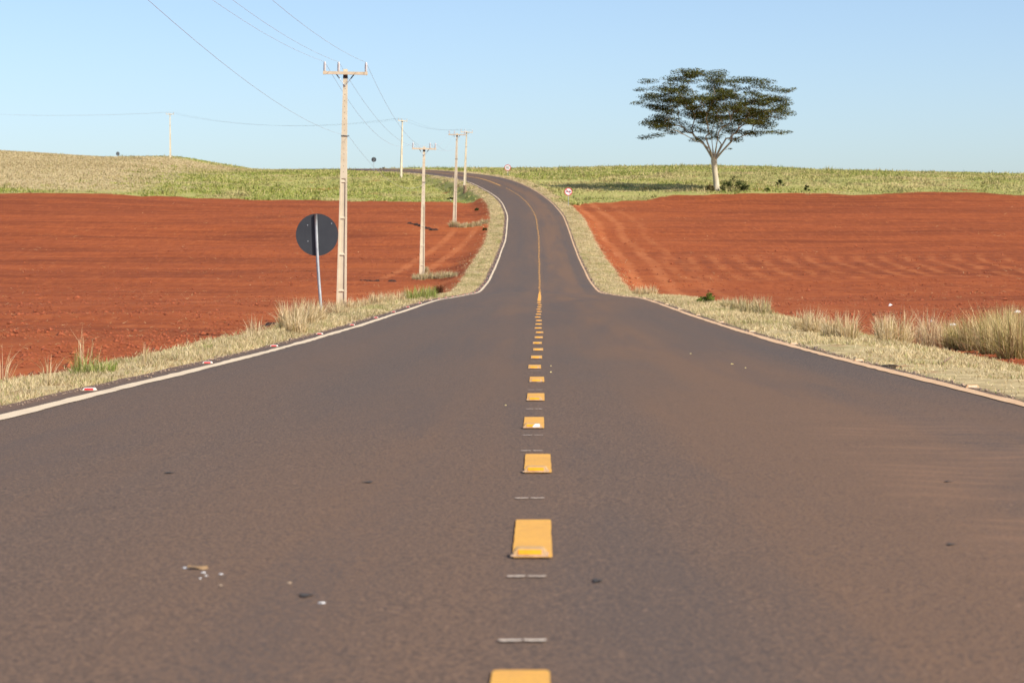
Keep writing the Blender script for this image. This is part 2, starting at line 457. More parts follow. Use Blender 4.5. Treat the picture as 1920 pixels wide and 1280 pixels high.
def make_asphalt():
    m = NT('dusty_asphalt')
    p = m.pos()
    x, y, z = m.xyz(p)
    u = m.attr('u')[2]
    n_gr = m.noise(p, 170.0, 2.0, 0.7)
    n_fin = m.noise(p, 38.0, 4.0, 0.6)
    n_med = m.noise(p, 1.6, 4.0, 0.6)
    n_big = m.noise(m.vec(m.mul(u, 0.55), m.mul(y, 0.035)), 1.0, 4.0, 0.6, 0.4)
    lane = m.noise(m.vec(m.mul(u, 1.1), m.mul(y, 0.010)), 1.0, 3.0, 0.55)
    col = m.mix(m.step(n_fin, 0.30, 0.70), (0.079, 0.063, 0.055), (0.111, 0.089, 0.077))
    col = m.mix(m.mul(m.step(n_gr, 0.60, 0.74), 0.55), col, (0.25, 0.205, 0.18))
    col = m.mix(m.mul(m.step(n_gr, 0.40, 0.27), 0.60), col, (0.05, 0.042, 0.040))
    n_sp = m.noise(p, 85.0, 2.0, 0.7)
    col = m.mix(m.mul(m.step(n_sp, 0.52, 0.62), 0.62), col, (0.28, 0.185, 0.128))
    col = m.mix(m.mul(m.step(n_sp, 0.48, 0.38), 0.62), col, (0.032, 0.027, 0.026))
    # red dust blown over it, most on the right lane, least in the left wheel path
    dust = m.add(m.mul(m.step(lane, 0.38, 0.64), 0.45), m.mul(m.step(n_big, 0.42, 0.64), 0.38))
    dust = m.mul(dust, m.step(u, -1.2, 0.6, 0.5, 1.0))
    rl = m.add(m.band(u, 1.35, 1.25), m.mul(m.band(u, -0.35, 0.8), 0.45))
    dust = m.add(dust, m.mul(rl, m.step(n_big, 0.28, 0.6, 0.22, 0.60)))
    dust = m.add(dust, m.mul(m.step(y, 24, 5), m.step(u, -0.8, 0.5, 0.30, 0.48)))
    dust = m.mul(dust, m.step(n_fin, 0.25, 0.6, 0.6, 1.0))
    col = m.mix(m.mul(m.math('MINIMUM', dust, 0.9), m.step(n_sp, 0.40, 0.58, 0.45, 1.0)), col, (0.200, 0.116, 0.069))
    cool = m.mul(m.step(m.noise(m.vec(m.mul(u, 0.7), m.add(m.mul(y, 0.05), 40.0)), 1.0, 4.0, 0.6, 0.5), 0.50, 0.66), 0.55)
    col = m.mix(m.mul(cool, m.step(n_sp, 0.38, 0.58, 1.0, 0.55)), col, (0.088, 0.073, 0.067))
    # wind ripples of dust on the right lane
    rip = m.math('SINE', m.mul(m.add(m.add(y, m.mul(u, 0.18)), m.mul(m.noise(m.vec(m.mul(u, 1.2), m.mul(y, 0.8)), 1.0, 2.0), 0.9)), 21.0))
    rmask = m.mul(m.mul(m.band(m.add(u, m.mul(y, -0.03)), 1.62, 0.75), m.mul(m.step(y, 4.5, 5.6), m.step(y, 17, 9))), m.step(n_med, 0.35, 0.62))
    col = m.mix(m.mul(m.mul(m.step(rip, 0.1, 0.95), rmask), 0.42), col, (0.30, 0.165, 0.095))
    col = m.mix(m.mul(rmask, 0.4), col, (0.22, 0.128, 0.08))
    # grit specks
    spk = m.step(m.noise(p, 60.0, 1.0, 0.3), 0.735, 0.76)
    col = m.mix(m.mul(spk, 0.55), col, (0.40, 0.24, 0.16))
    # edges fade into soil
    ed = m.step(m.add(m.math('ABSOLUTE', u), m.mul(m.sub(n_med, 0.5), 0.3)), 3.22, 3.42)
    col = m.mix(m.mul(ed, 0.4), col, (0.21, 0.12, 0.08))
    h = m.add(m.mul(n_gr, 0.6), m.mul(n_fin, 0.4))
    m.bsdf(col, 0.88, m.bump(h, 0.7, 0.008), 0.0, 0.12)
    return m.m

def make_paint(name, base, dirt, wear, amount=0.35):
    m = NT(name)
    p = m.pos()
    n1 = m.noise(p, 9.0, 5.0, 0.65); n2 = m.noise(p, 70.0, 3.0, 0.6)
    col = m.mix(m.mul(m.step(n1, 0.35, 0.72), amount), base, dirt)
    col = m.mix(m.mul(m.step(n2, 0.60, 0.72), 0.45), col, wear)
    col = m.mix(m.mul(m.step(n1, 0.60, 0.72), 0.5), col, wear)
    col = m.mix(m.mul(m.step(m.noise(p, 150.0, 2.0, 0.7), 0.62, 0.70), 0.7), col, (0.10, 0.078, 0.062))
    col = m.mix(m.mul(m.step(m.noise(p, 0.45, 3.0, 0.6), 0.58, 0.66), 0.6 * amount), col, wear)
    m.bsdf(col, 0.75, m.bump(n2, 0.4, 0.004), 0.0, 0.25)
    return m.m

def make_leafmat(name, trans=0.3, rough=0.7, vary=0.35):
    m = NT(name)
    c = m.attr('Col')[0]
    n = m.noise(m.pos(), 3.0, 3.0)
    c = m.mix(m.mul(m.step(n, 0.35, 0.7), vary), c, (0.5, 0.5, 0.5), 'OVERLAY')
    d = m.n('ShaderNodeBsdfDiffuse'); m.put(d.inputs[0], c)
    t = m.n('ShaderNodeBsdfTranslucent'); m.put(t.inputs[0], c)
    mx = m.n('ShaderNodeMixShader'); mx.inputs[0].default_value = trans
    m.t.links.new(d.outputs[0], mx.inputs[1]); m.t.links.new(t.outputs[0], mx.inputs[2])
    m.t.links.new(mx.outputs[0], m.out.inputs[0])
    return m.m

M = {}
M['ground'] = make_ground_mat()
M['asphalt'] = make_asphalt()
M['white_line'] = make_paint('white_line_paint', (0.70, 0.565, 0.39), (0.56, 0.39, 0.24), (0.30, 0.20, 0.14), 0.4)
M['dusty_line'] = make_paint('dusty_white_line_paint', (0.66, 0.44, 0.255), (0.52, 0.29, 0.14), (0.30, 0.17, 0.10), 0.7)
M['yellow'] = make_paint('yellow_line_paint', (0.70, 0.365, 0.070), (0.56, 0.28, 0.075), (0.30, 0.17, 0.075), 0.5)
M['tick'] = make_paint('old_white_mark', (0.66, 0.55, 0.44), (0.50, 0.40, 0.30), (0.24, 0.18, 0.14), 0.5)
M['stain'] = mat_mottled('dark_stain', (0.05, 0.042, 0.038), (0.075, 0.062, 0.052), 30, 0.9)
M['clod_and_shade'] = mat_mottled('dark_clods_and_hollow_shade', (0.030, 0.016, 0.012), (0.055, 0.026, 0.017), 12, 0.95)  # near-black for clod ridges; also holds a hollow's shade in its colour
M['grass'] = make_leafmat('dry_grass_blades', 0.25)
M['leaves'] = make_leafmat('tree_leaves', 0.22, vary=0.2)
M['clod'] = mat_mottled('red_soil_clod', (0.19, 0.048, 0.02), (0.34, 0.09, 0.035), 3.0, 0.95)
M['concrete'] = mat_mottled('pale_concrete', (0.55, 0.47, 0.335), (0.64, 0.56, 0.41), 1.6, 0.9, 0.5, 0, 0.2, (0.50, 0.36, 0.22))
M['arm'] = mat_mottled('crossarm_concrete', (0.56, 0.46, 0.31), (0.64, 0.53, 0.38), 5.0, 0.9, 0.3)
M['porcelain'] = mat_mottled('insulator_porcelain', (0.50, 0.48, 0.48), (0.60, 0.58, 0.57), 20, 0.35, 0, 0, 0.5)
M['band'] = mat_mottled('black_steel_band', (0.03, 0.028, 0.028), (0.05, 0.045, 0.042), 12, 0.6)
M['galv'] = mat_mottled('galvanised_steel', (0.33, 0.35, 0.37), (0.45, 0.465, 0.475), 9, 0.55, 0.1, 0.35, 0.5)
M['wire'] = mat_mottled('aluminium_cable', (0.36, 0.39, 0.42), (0.44, 0.47, 0.50), 4, 0.6)
M['signback'] = mat_mottled('charcoal_sign_back', (0.030, 0.033, 0.040), (0.038, 0.041, 0.048), 3, 0.55, 0, 0, 0.4)
M['sign_red'] = mat_mottled('sign_red', (0.55, 0.035, 0.05), (0.62, 0.05, 0.06), 6, 0.5)
M['sign_white'] = mat_mottled('sign_white', (0.75, 0.75, 0.74), (0.80, 0.80, 0.79), 6, 0.5)
M['sign_black'] = mat_mottled('sign_black', (0.02, 0.022, 0.03), (0.03, 0.03, 0.04), 6, 0.5)
M['bark'] = mat_mottled('pale_bark', (0.50, 0.42, 0.29), (0.62, 0.54, 0.40), 1.2, 0.9, 0.8, 0, 0.2, (0.28, 0.22, 0.16), (1, 1, 0.3))
M['limb'] = mat_mottled('grey_limb_bark', (0.36, 0.30, 0.215), (0.50, 0.42, 0.31), 1.6, 0.9, 0.5)
M['stud_white'] = mat_mottled('white_stud_plastic', (0.66, 0.60, 0.50), (0.72, 0.68, 0.60), 30, 0.5, 0, 0, 0.4, (0.52, 0.36, 0.22))
M['stud_cream'] = mat_mottled('dusty_stud_plastic', (0.55, 0.31, 0.14), (0.64, 0.42, 0.22), 30, 0.7, 0, 0, 0.3, (0.55, 0.27, 0.11))
M['stud_grey'] = mat_mottled('amber_stud_body', (0.44, 0.27, 0.12), (0.54, 0.33, 0.13), 40, 0.6, 0, 0, 0.3, (0.36, 0.26, 0.18))
M['refl_red'] = mat_mottled('red_reflector', (0.60, 0.012, 0.02), (0.72, 0.02, 0.03), 60, 0.3, 0, 0, 0.6)
M['refl_amber'] = mat_mottled('amber_reflector', (0.80, 0.31, 0.008), (0.88, 0.37, 0.012), 60, 0.3, 0, 0, 0.6)
M['refl_pale'] = mat_mottled('pale_reflector', (0.66, 0.46, 0.28), (0.72, 0.56, 0.38), 60, 0.4, 0, 0, 0.5)
M['glue'] = mat_mottled('old_adhesive', (0.34, 0.22, 0.14), (0.46, 0.32, 0.22), 60, 0.8)
M['litter'] = mat_mottled('white_litter', (0.72, 0.70, 0.68), (0.80, 0.79, 0.77), 9, 0.7)
M['pebble'] = mat_mottled('yellow_pebble', (0.62, 0.50, 0.20), (0.70, 0.58, 0.28), 30, 0.8)
M['deadleaf'] = mat_mottled('dead_leaf', (0.24, 0.15, 0.075), (0.34, 0.22, 0.11), 30, 0.7)
M['stick'] = mat_mottled('dead_stick', (0.16, 0.10, 0.06), (0.30, 0.20, 0.12), 8, 0.9)
M['grit'] = mat_mottled('verge_grit', (0.16, 0.12, 0.095), (0.38, 0.26, 0.17), 20, 0.9)

# ------------------------------------------------------------------ ground sheet
def build_ground():
    ul = [0, 1.6, 3.0, 3.12, 3.19, 3.27, 3.36, 3.44, 3.6, 3.8, 4.0, 4.25, 4.5]
    st = 0.28
    while ul[-1] < 150:
        ul.append(ul[-1] + st); st *= 1.055
    ul += [180, 230, 320, 460, 700, 1100, 1800, 2800]
    U = np.array([-a for a in reversed(ul[1:])] + ul)
    ys = [-60, -40, -25, -12, -5, 0]
    while ys[-1] < 640:
        ys.append(ys[-1] + max(0.5, ys[-1] * 0.010))
    ys += [680, 760, 900, 1150, 1500, 2000, 2600, 3200]
    Y = np.array(ys, float)
    UU, YY = np.meshgrid(U, Y)
    c = cosang(YY)
    XX = XC(YY) + UU / np.where(np.abs(UU) < 40, c, 1.0)
    ZZ = ground_z(XX, YY)
    V = np.stack([XX.ravel(), YY.ravel(), ZZ.ravel()], 1)
    nu = len(U); ny = len(Y)
    i = np.arange(ny - 1)[:, None] * nu + np.arange(nu - 1)[None, :]
    T = np.stack([i, i + 1, i + nu + 1, i + nu], -1).reshape(-1, 4)
    o = np_mesh('ground', V, T, M['ground'], smooth=True)
    me = o.data
    for nm, arr in (('u', perp(XX, YY)), ('sred', s_red(XX, YY)), ('stan', s_tan(XX, YY))):
        a = me.attributes.new(nm, 'FLOAT', 'POINT')
        a.data.foreach_set('value', arr.ravel().astype(np.float32))
    tag(o, 'red ploughed fields rising to green pasture and a straw stubble hill', 'ground', kind='structure')
    return o
ground = build_ground()

# ------------------------------------------------------------------ road
def road_point(Y, off, dz=0.0):
    """point at offset off (m, right positive) from the centre line where it crosses Y"""
    s = dxc(Y); c = 1 / np.sqrt(1 + s * s)
    X = XC(Y) + off * c
    YY = Y - off * s * c
    return np.stack([X, YY, road_z(X, YY) + dz], -1)

def ribbon(ys, offs, dz):
    ys = np.asarray(ys, float)
    V = np.stack([road_point(ys, np.broadcast_to(o, ys.shape).astype(float), dz) for o in offs], 1)
    n = len(offs)
    i = np.arange(len(ys) - 1)[:, None] * n + np.arange(n - 1)[None, :]
    T = np.stack([i, i + 1, i + n + 1, i + n], -1).reshape(-1, 4)
    return V.reshape(-1, 3), T

ry = [-30, -15, -5]
while ry[-1] < 600:
    ry.append(ry[-1] + max(0.5, abs(ry[-1]) * 0.009))
ry = np.array(ry)
wob = 0.05 * vnoise(ry / 3.0, ry * 0, 21) + 0.03 * vnoise(ry / .8, ry * 0, 22)
wob2 = 0.05 * vnoise(ry / 3.0, ry * 0, 23) + 0.03 * vnoise(ry / .8, ry * 0, 24)
offs = [-3.42 + wob, -3.41 + wob, -3.0, -2.0, -1.0, 0, 1.0, 2.0, 3.0, 3.20 + wob2 * .7, 3.21 + wob2 * .7]
V, T = ribbon(ry, offs, 0.0)
V = V.reshape(len(ry), len(offs), 3); V[:, 0, 2] -= 0.12; V[:, -1, 2] -= 0.12; V = V.reshape(-1, 3)
road = np_mesh('road', V, T, M['asphalt'], smooth=False)
a = road.data.attributes.new('u', 'FLOAT', 'POINT')
a.data.foreach_set('value', perp(V[:, 0], V[:, 1]).astype(np.float32))
tag(road, 'dusty two-lane asphalt road dipping and climbing to the left', 'road', kind='structure')

def edge_line(off, width, mat, label, seed, y1=470):
    ys = ry[(ry > -20) & (ry < y1)]
    # finer along the near part so that the paint edge is uneven
    ys = np.unique(np.concatenate([ys, np.arange(8, 40, 0.12), np.arange(40, 90, 0.4)]))
    j1 = 0.010 * vnoise(ys / .35, ys * 0, seed) + 0.012 * vnoise(ys / 2.3, ys * 0, seed + 1) + 0.02 * vnoise(ys / 17., ys * 0, seed + 4)
    j2 = 0.010 * vnoise(ys / .35, ys * 0, seed + 2) + 0.012 * vnoise(ys / 2.3, ys * 0, seed + 3) + 0.02 * vnoise(ys / 17., ys * 0, seed + 4)
    V, T = ribbon(ys, [off - width / 2 + j1, off, off + width / 2 + j2], 0.005)
    o = np_mesh('edge_line', V, T, mat, parent=road)
    o['label'] = label
edge_line(-3.10, 0.125, M['white_line'], 'clean off-white edge line on the pole side', 31)
edge_line(3.08, 0.120, M['dusty_line'], 'dust-stained edge line on the tree side', 41)

DASH_STEP = 3.06
K = range(-1, 108)
ORD = ['first', 'second', 'third', 'fourth', 'fifth', 'sixth', 'seventh', 'eighth', 'ninth', 'tenth'] + ['%dth' % k for k in range(11, 60)]
STUD_Y = [6.7 + DASH_STEP * k for k in K]
def dash_mesh(y0, y1, w, seed, n=14, xoff=0.0):
    ys = np.linspace(y0, y1, n); ys[1] = y0 + .02; ys[-2] = y1 - .02
    r = np.random.default_rng(seed)
    jl = r.uniform(-.0013, .0013, n); jr = r.uniform(-.0013, .0013, n)
    jl[0] += .004; jl[-1] += .006; jr[0] -= .004; jr[-1] -= .006
    return ribbon(ys, [xoff - w / 2 + jl, np.full(n, xoff), xoff + w / 2 + jr], 0.005)
for i, (k, yk) in enumerate(zip(K, STUD_Y)):
    xo = 0.012 * math.sin(k * 2.1) + 0.010 * math.sin(k * 0.7 + 1)
    ln = 1.06 if k < 24 else 1.2
    V, T = dash_mesh(yk - 0.03, yk + ln, 0.112 + (0.0 if k < 3 else 0.006), 100 + i, xoff=xo)
    o = np_mesh('yellow_dash', V, T, M['yellow'], parent=road)
# merged dashes over the crest
V, T = dash_mesh(76, 106, 0.12, 900, 24)
o = np_mesh('yellow_line', V, T, M['yellow'], parent=road); o['label'] = 'unbroken yellow stretch of the centre line over the crest'
o.location.z = 0.003
V, T = dash_mesh(342, 560, 0.16, 901, 60, -0.12)
o = np_mesh('yellow_line', V, T, M['yellow'], parent=road); o['label'] = 'solid yellow centre line round the far bend'
o.location.z = 0.003
# short white setting-out marks, two strokes each
for i, yt in enumerate([5.10, 6.24, 8.56, 11.04, 12.2, 14.8, 17.5, 18.8, 21.5, 24.1]):
    r = np.random.default_rng(500 + i)
    for a0, a1 in ((-0.052, -0.004), (0.003, 0.05)):
        n = 6
        xs = np.linspace(a0, a1, n) + r.uniform(-.002, .002, n)
        t0 = 0.012 + r.uniform(-.006, .004, n); t1 = 0.012 + r.uniform(-.006, .004, n)
        t0[0] = t0[-1] = 0.003
        vs = []
        for x, a_, b_ in zip(xs, t0, t1):
            Xa = float(XC(yt)) + x - 0.006
            vs.append((Xa, yt - a_, float(road_z(Xa, yt - a_)) + 0.005))
            vs.append((Xa, yt + b_, float(road_z(Xa, yt + b_)) + 0.005))
        mesh_obj('white_mark', vs, [(2*j, 2*j+2, 2*j+3, 2*j+1) for j in range(n - 1)], M['tick'], road)
# dark spots soaked into the asphalt
for (px, py, rx, ryy) in ((1120, 1092, .012, .035), (572, 1118, .016, .03), (1786, 1024, .012, .02), (1780, 906, .016, .02), (316, 886, .02, .03), (690, 905, .02, .03)):
    Yc = 3400.0 / (py - 540.0); Xc = (px - 960) / F * Yc
    vs = []
    for k in range(14):
        t = 2 * math.pi * k / 14; q = 1 + 0.35 * math.sin(3 * t + px) + 0.2 * math.sin(5 * t)
        X = Xc + rx * q * math.cos(t); Y = Yc + ryy * q * math.sin(t)
        vs.append((X, Y, float(road_z(X, Y)) + 0.004))
    mesh_obj('dark_spot', vs, [tuple(range(14))], M['stain'], road)

# ------------------------------------------------------------------ road studs
def stud_meshes(w=0.094, d=0.078, h=0.022):
    """body with sloping faces to and from traffic and rounded shoulders"""
    b = MB()
    prof = [(-w/2, 0.0), (-w/2 + .002, h * .55), (-w/2 + .008, h * .93), (-w/2 + .016, h), (w/2 - .016, h), (w/2 - .008, h * .93), (w/2 - .002, h * .55), (w/2, 0.0)]
    n = len(prof)
    rows = []
    for y, s in ((-d/2, 0), (-d/2 + .022, 1), (d/2 - .022, 1), (d/2, 0)):
        if s: rows.append([(x, y, z) for x, z in prof])
        else: rows.append([(x, y + (0.0 if z < h * .3 else 0.008 if y < 0 else -0.008) * (z / h), z * 0.82) for x, z in prof])
    vs = [p for r_ in rows for p in r_]
    fs = [(i*n + k, (i+1)*n + k, (i+1)*n + k + 1, i*n + k + 1) for i in range(3) for k in range(n - 1)]
    fs += [tuple(range(n)), tuple(3*n + k for k in reversed(range(n)))]
    b.add(vs, fs)
    r = MB()
    y0 = -d/2 - 0.0025
    r.add([(-w*.34, y0 + .0015, h*.22), (w*.34, y0 + .0015, h*.22), (w*.34, y0 + .0085, h*.80), (-w*.34, y0 + .0085, h*.80),
           (-w*.34, y0 + .012, h*.22), (w*.34, y0 + .012, h*.22), (w*.34, y0 + .019, h*.80), (-w*.34, y0 + .019, h*.80)],
          [(0, 1, 2, 3), (5, 4, 7, 6), (0, 4, 5, 1), (3, 2, 6, 7), (0, 3, 7, 4), (1, 5, 6, 2)])
    g = MB()
    rg = random.Random(3)
    ring = []
    for k in range(16):
        t = 2 * math.pi * k / 16
        cx, sy = math.cos(t), math.sin(t)
        sc = 1.0 / max(abs(cx), abs(sy))
        q = 1.02 + rg.uniform(0.02, 0.14)
        ring.append((cx * sc * w/2 * q, sy * sc * d/2 * q, 0.0))
    g.add(ring + [(x * .96, y * .96, 0.004) for x, y, z in ring], [tuple(range(16, 32))] + [(k, (k+1) % 16, 16 + (k+1) % 16, 16 + k) for k in range(16)])
    return b, r, g

def stud_proto(kind):
    b, r, g = stud_meshes()
    mats = {'amber': ('stud_grey', 'refl_amber'), 'red': ('stud_white', 'refl_red'), 'pale': ('stud_cream', 'refl_pale')}[kind]
    root = empty('road_stud')
    ob = b.build('body', M[mats[0]], root)
    of = r.build('reflector', M[mats[1]], root)
    g.build('adhesive_pad', M['glue'], root)
    rb = r.build('reflector', M[mats[1]], root)
    rb.rotation_euler = (0, 0, math.pi)
    return root
def copy_thing(root):
    c = root.copy(); COL.objects.link(c)
    for ch in root.children:
        d = ch.copy(); COL.objects.link(d); d.parent = c
        for g in ch.children:
            e = g.copy(); COL.objects.link(e); e.parent = d
    return c
def place_stud(o, Y, off, rz=0.0):
    p = road_point(np.array(float(Y)), np.array(float(off)))
    e = 0.3
    q = road_point(np.array(float(Y) + e), np.array(float(off)))
    sl_ = math.atan2(float(q[2] - p[2]), e)
    o.location = (float(p[0]), float(p[1]), float(p[2]) + 0.0055)
    o.rotation_euler = (sl_, 0, -math.atan(float(dxc(Y))) + rz)

proto = {k: stud_proto(k) for k in ('amber', 'red', 'pale')}
used = set()
def stud(kind, Y, off, label, group, rz=0.0):
    o = proto[kind] if kind not in used else copy_thing(proto[kind])
    used.add(kind)
    place_stud(o, Y, off, rz)
    tag(o, label, 'road stud', group)
    return o
for k, yk in zip(K, STUD_Y):
    if yk < 5: continue
    xo = 0.012 * math.sin(k * 2.1) + 0.010 * math.sin(k * 0.7 + 1)
    o = stud('amber', yk + 0.03, xo - 0.006, 'amber road stud at the end of a yellow centre-line dash', 'amber studs along the centre line', random.uniform(-.05, .05))
    if k != 2 and k < 22:
        o['label'] = 'amber centre-line stud, %s %s the one with the broken reflector' % (ORD[abs(k - 2) - 1], 'beyond' if k > 2 else 'before')
    elif k > 2:
        o['label'] = 'amber centre-line stud on the climb past the unbroken yellow stretch' if yk > 110 else 'amber centre-line stud within the unbroken yellow stretch at the crest'
    if k == 2:
        o['label'] = 'amber centre-line stud with a broken reflector half turned white'
        m_ = MB(); m_.add([(-.002, -.0425, .0045), (.036, -.0425, .0045), (.036, -.0345, .0195), (.012, -.0345, .0195),
                           (-.002, -.036, .0045), (.036, -.036, .0045), (.036, -.029, .0195), (.012, -.029, .0195)],
                          [(0, 1, 2, 3), (5, 4, 7, 6), (0, 4, 5, 1), (3, 2, 6, 7), (0, 3, 7, 4), (1, 5, 6, 2)])
        m_.build('broken_reflector', M['litter'], o)
for k in range(0, 40):
    yk = 17.6 + 6.1 * k
    lab = 'white stud with red reflector, %s %s the big dark-backed sign' % ((ORD[5 - k], 'before') if k < 6 else (ORD[k - 6], 'after'))
    if k > 13: lab = 'white road stud with red reflector climbing the far pole-side edge'
    stud('red', yk, -3.255 + random.uniform(-.02, .02), lab, 'white and red studs along the pole side', random.uniform(-.06, .06))
BUSH_Y = ground_at(1325, 570).y
for k in range(0, 40):
    yk = 17.7 + 6.1 * k
    kb = int((BUSH_Y - 17.7) // 6.1)
    lab = 'dusty cream stud on the edge line, %s %s the small rounded green bush' % ((ORD[kb - k], 'before') if k <= kb else (ORD[k - kb - 1], 'after'))
    if k > 13: lab = 'dusty cream road stud climbing the far tree-side edge'
    stud('pale', yk, 3.175 + random.uniform(-.015, .015), lab, 'dusty studs along the tree side', random.uniform(-.1, .1))

# ------------------------------------------------------------------ utility poles
LOWH = 0.722
def make_pole(base, H, lean, rz, ins, label, wbase=0.39, wtop=0.155):
    root = empty('utility_pole', base, rz)
    root.rotation_euler = (0, lean, rz)
    d0, d1 = 0.25, 0.13
    def w(z): return wbase + (wtop - wbase) * (z / H)
    def d(z): return d0 + (d1 - d0) * (z / H)
    zr = H * 0.545                                   # recessed part below, solid above
    s = MB()
    # web
    zb = -0.35
    s.frustum(0, 0, zb, w(zb) * .96, d(zb) * .64, zr, w(zr) * .96, d(zr) * .64)
    for sgn in (-1, 1):                              # flanges
        f0 = w(zb) * .20; f1 = w(zr) * .20
        s.frustum(sgn * (w(zb)/2 - f0/2), 0, zb, f0, d(zb), zr, f1, d(zr), sgn * (w(zr)/2 - f1/2))
    s.frustum(0, 0, zr, w(zr), d(zr), H, w(H), d(H))
    sh = s.build('shaft', M['concrete'], root)
    nrib = 4
    for i in range(nrib):                            # ribs across the recess
        z = 0.72 + i * 1.38 * H / 9.1
        if z > zr: break
        ww = w(z) * .615
        MB().frustum(0, 0, z - .03, ww, d(z) * .97, z + .05, ww * .985, d(z) * .80).build('rib', M['concrete'], sh)
    # step holes up the solid part
    hm = MB()
    z = zr + 0.25
    while z < H - 0.7:
        hm.box(-.011, .011, -d(z)/2 - .004, -d(z)/2 + .02, z - .011, z + .011); z += 0.23
    hm.build('step_holes', M['band'], sh)
    # crossarm on the camera-facing side
    za = H - 0.16
    arm = MB(); arm.frustum(0, -d(za)/2 - .055, za - .055, 1.70, .10, za + .055, 1.72, .10)
    arm.box(-.86, -.74, -d(za)/2 - .118, -d(za)/2 + .008, za - .062, za + .062)
    arm.box(.74, .86, -d(za)/2 - .118, -d(za)/2 + .008, za - .062, za + .062)
    ao = arm.build('crossarm', M['arm'], root)
    MB().frustum(0, 0, za - .20, w(za) * 1.10, d(za) * 1.14, za - .08, w(za) * 1.09, d(za) * 1.13).build('steel_band', M['band'], root)
    for sgn in (-1, 1):
        br = MB()
        br.tube([(sgn * .33, -d(za)/2 - .05, za - .06), (sgn * .02, -d(za)/2 - .02, za - .46)], 0.014, 6)
        bo = br.build('brace', M['galv'], root)
        e = MB(); e.tube([(sgn * .335, -d(za)/2 - .055, za - .055), (sgn * .22, -d(za)/2 - .045, za - .205)], 0.025, 6)
        e.build('brace_sleeve', M['band'], bo)
    MB().box(-.02, .02, -d(za)/2 - .04, -d(za)/2 + .01, za - .50, za - .44).build('bolt', M['galv'], root)
    for x in ins:
        prof = [(.016, -.10), (.016, -.055), (.030, -.055), (.030, .0), (.046, .02)]
        zz = .02
        for k in range(7):
            prof += [(.056, zz + .012), (.040, zz + .036)]; zz += .040
        prof += [(.046, zz + .01), (.046, zz + .035), (.030, zz + .06), (.030, zz + .075)]
        io = MB().lathe(prof, 10, x, -d(za)/2 - .055, za + .058).build('insulator', M['porcelain'], root, True)
        MB().lathe([(.034, 0), (.034, .03)], 8, x, -d(za)/2 - .055, za + .055).build('pin', M['band'], io)
    # clamp of the lower cable
    zl = H * LOWH
    cl = MB(); cl.frustum(0, 0, zl - .02, w(zl) + .03, d(zl) + .03, zl + .02, w(zl) + .03, d(zl) + .03)
    cl.tube([(w(zl)/2, -.02, zl), (w(zl)/2 + .075, -.02, zl + .01)], .022, 6)
    cl.build('cable_clamp', M['band'], root)
    tag(root, label, 'utility pole', 'concrete utility poles along the road')
    mw = Matrix.Translation(base) @ Matrix.Rotation(rz, 4, 'Z') @ Matrix.Rotation(lean, 4, 'Y')
    pts = [mw @ Vector((x, -d(za)/2 - .055, za + .058 + .365)) for x in ins]
    low = mw @ Vector((w(zl)/2 + .06, -.02, zl))
    return pts, low

def pole_base(px, py, Y):
    p = at(px, py, Y)
    return Vector((p.x, p.y, float(ground_z(p.x, p.y)) - 0.02))
IA = (-.80, -.26, .80); IB = (-.80, .42, .80)
specs = [
    (640, 571, 94.0, math.radians(1.15), 0.0, IA, 'concrete utility pole just behind the big dark-backed round sign'),
    (791, 513, 173.0, math.radians(1.1), 0.05, IB, 'concrete utility pole second from the big dark sign, grass at its foot'),
    (852, 416, 250.0, math.radians(1.7), -0.1, IA, 'concrete utility pole beside a strip of dry grass at the verge'),
    (871, 367, 345.0, math.radians(2.2), 0.15, IA, 'concrete utility pole standing by a brown stump at the field edge'),
    (752, 328, 402.0, math.radians(1.6), 0.55, IA, 'concrete utility pole on the bank where the road bends away'),
    (319.5, 292, 520.0, math.radians(-.3), 0.2, IA, 'concrete utility pole alone on the grassy mound of the stubble hill'),
]
tops = []; lows = []
for i, (px, py, Y, lean, rz, ins, lab) in enumerate(specs):
    b = pole_base(px, py, Y)
    topy = [130, 275, 250, 246, 225, 213][i]
    Hh = at(px, topy, Y).z - b.z
    pts, low = make_pole(b, Hh, lean, rz, ins, lab)
    tops.append(pts); lows.append(low)
# wires run on to a pole behind the camera on the left and over the hill on the far left
back = Vector((-8.2, 14.0, 9.1)); beyond = Vector((-150.0, 545.0, 35.2))
tops.insert(0, [back + Vector((dx, 0, 0)) for dx in (-.8, -.26, .8)])
lows.insert(0, back + Vector((2.2, 0, -3.0)))
tops.append([beyond + Vector((dx * .3, dx, 0)) for dx in (-.8, -.26, .8)])
SAG = [1.15, 1.35, 1.2, 1.0, 0.8, 2.0, 1.6]
wl = ['power cable on the outer insulators, farthest from the road', 'middle power cable of the three on the crossarms', 'power cable on the insulators nearest the road']
for j in range(3):
    w_ = MB()
    pts = []
    for i in range(len(tops) - 1):
        a_, b_ = tops[i][j], tops[i + 1][j]
        for t in np.linspace(0, 1, 25)[(0 if i == 0 else 1):]:
            p = a_.lerp(b_, float(t)); p.z -= SAG[i] * 4 * t * (1 - t)
            pts.append(p)
    w_.tube(pts, [0.0052 + 0.000006 * p.y for p in pts], 5)
    tag(w_.build('power_cable', M['wire']), wl[j], 'cable', 'cables strung between the poles')
w_ = MB(); pts = []
for i in range(2):
    a_, b_ = lows[i], lows[i + 1]
    for t in np.linspace(0, 1, 25)[(0 if i == 0 else 1):]:
        p = a_.lerp(b_, float(t)); p.z -= SAG[i] * .8 * 4 * t * (1 - t); pts.append(p)
w_.tube(pts, 0.0048, 5)
tag(w_.build('power_cable', M['wire']), 'lower cable clamped partway up the nearest poles', 'cable', 'cables strung between the poles')

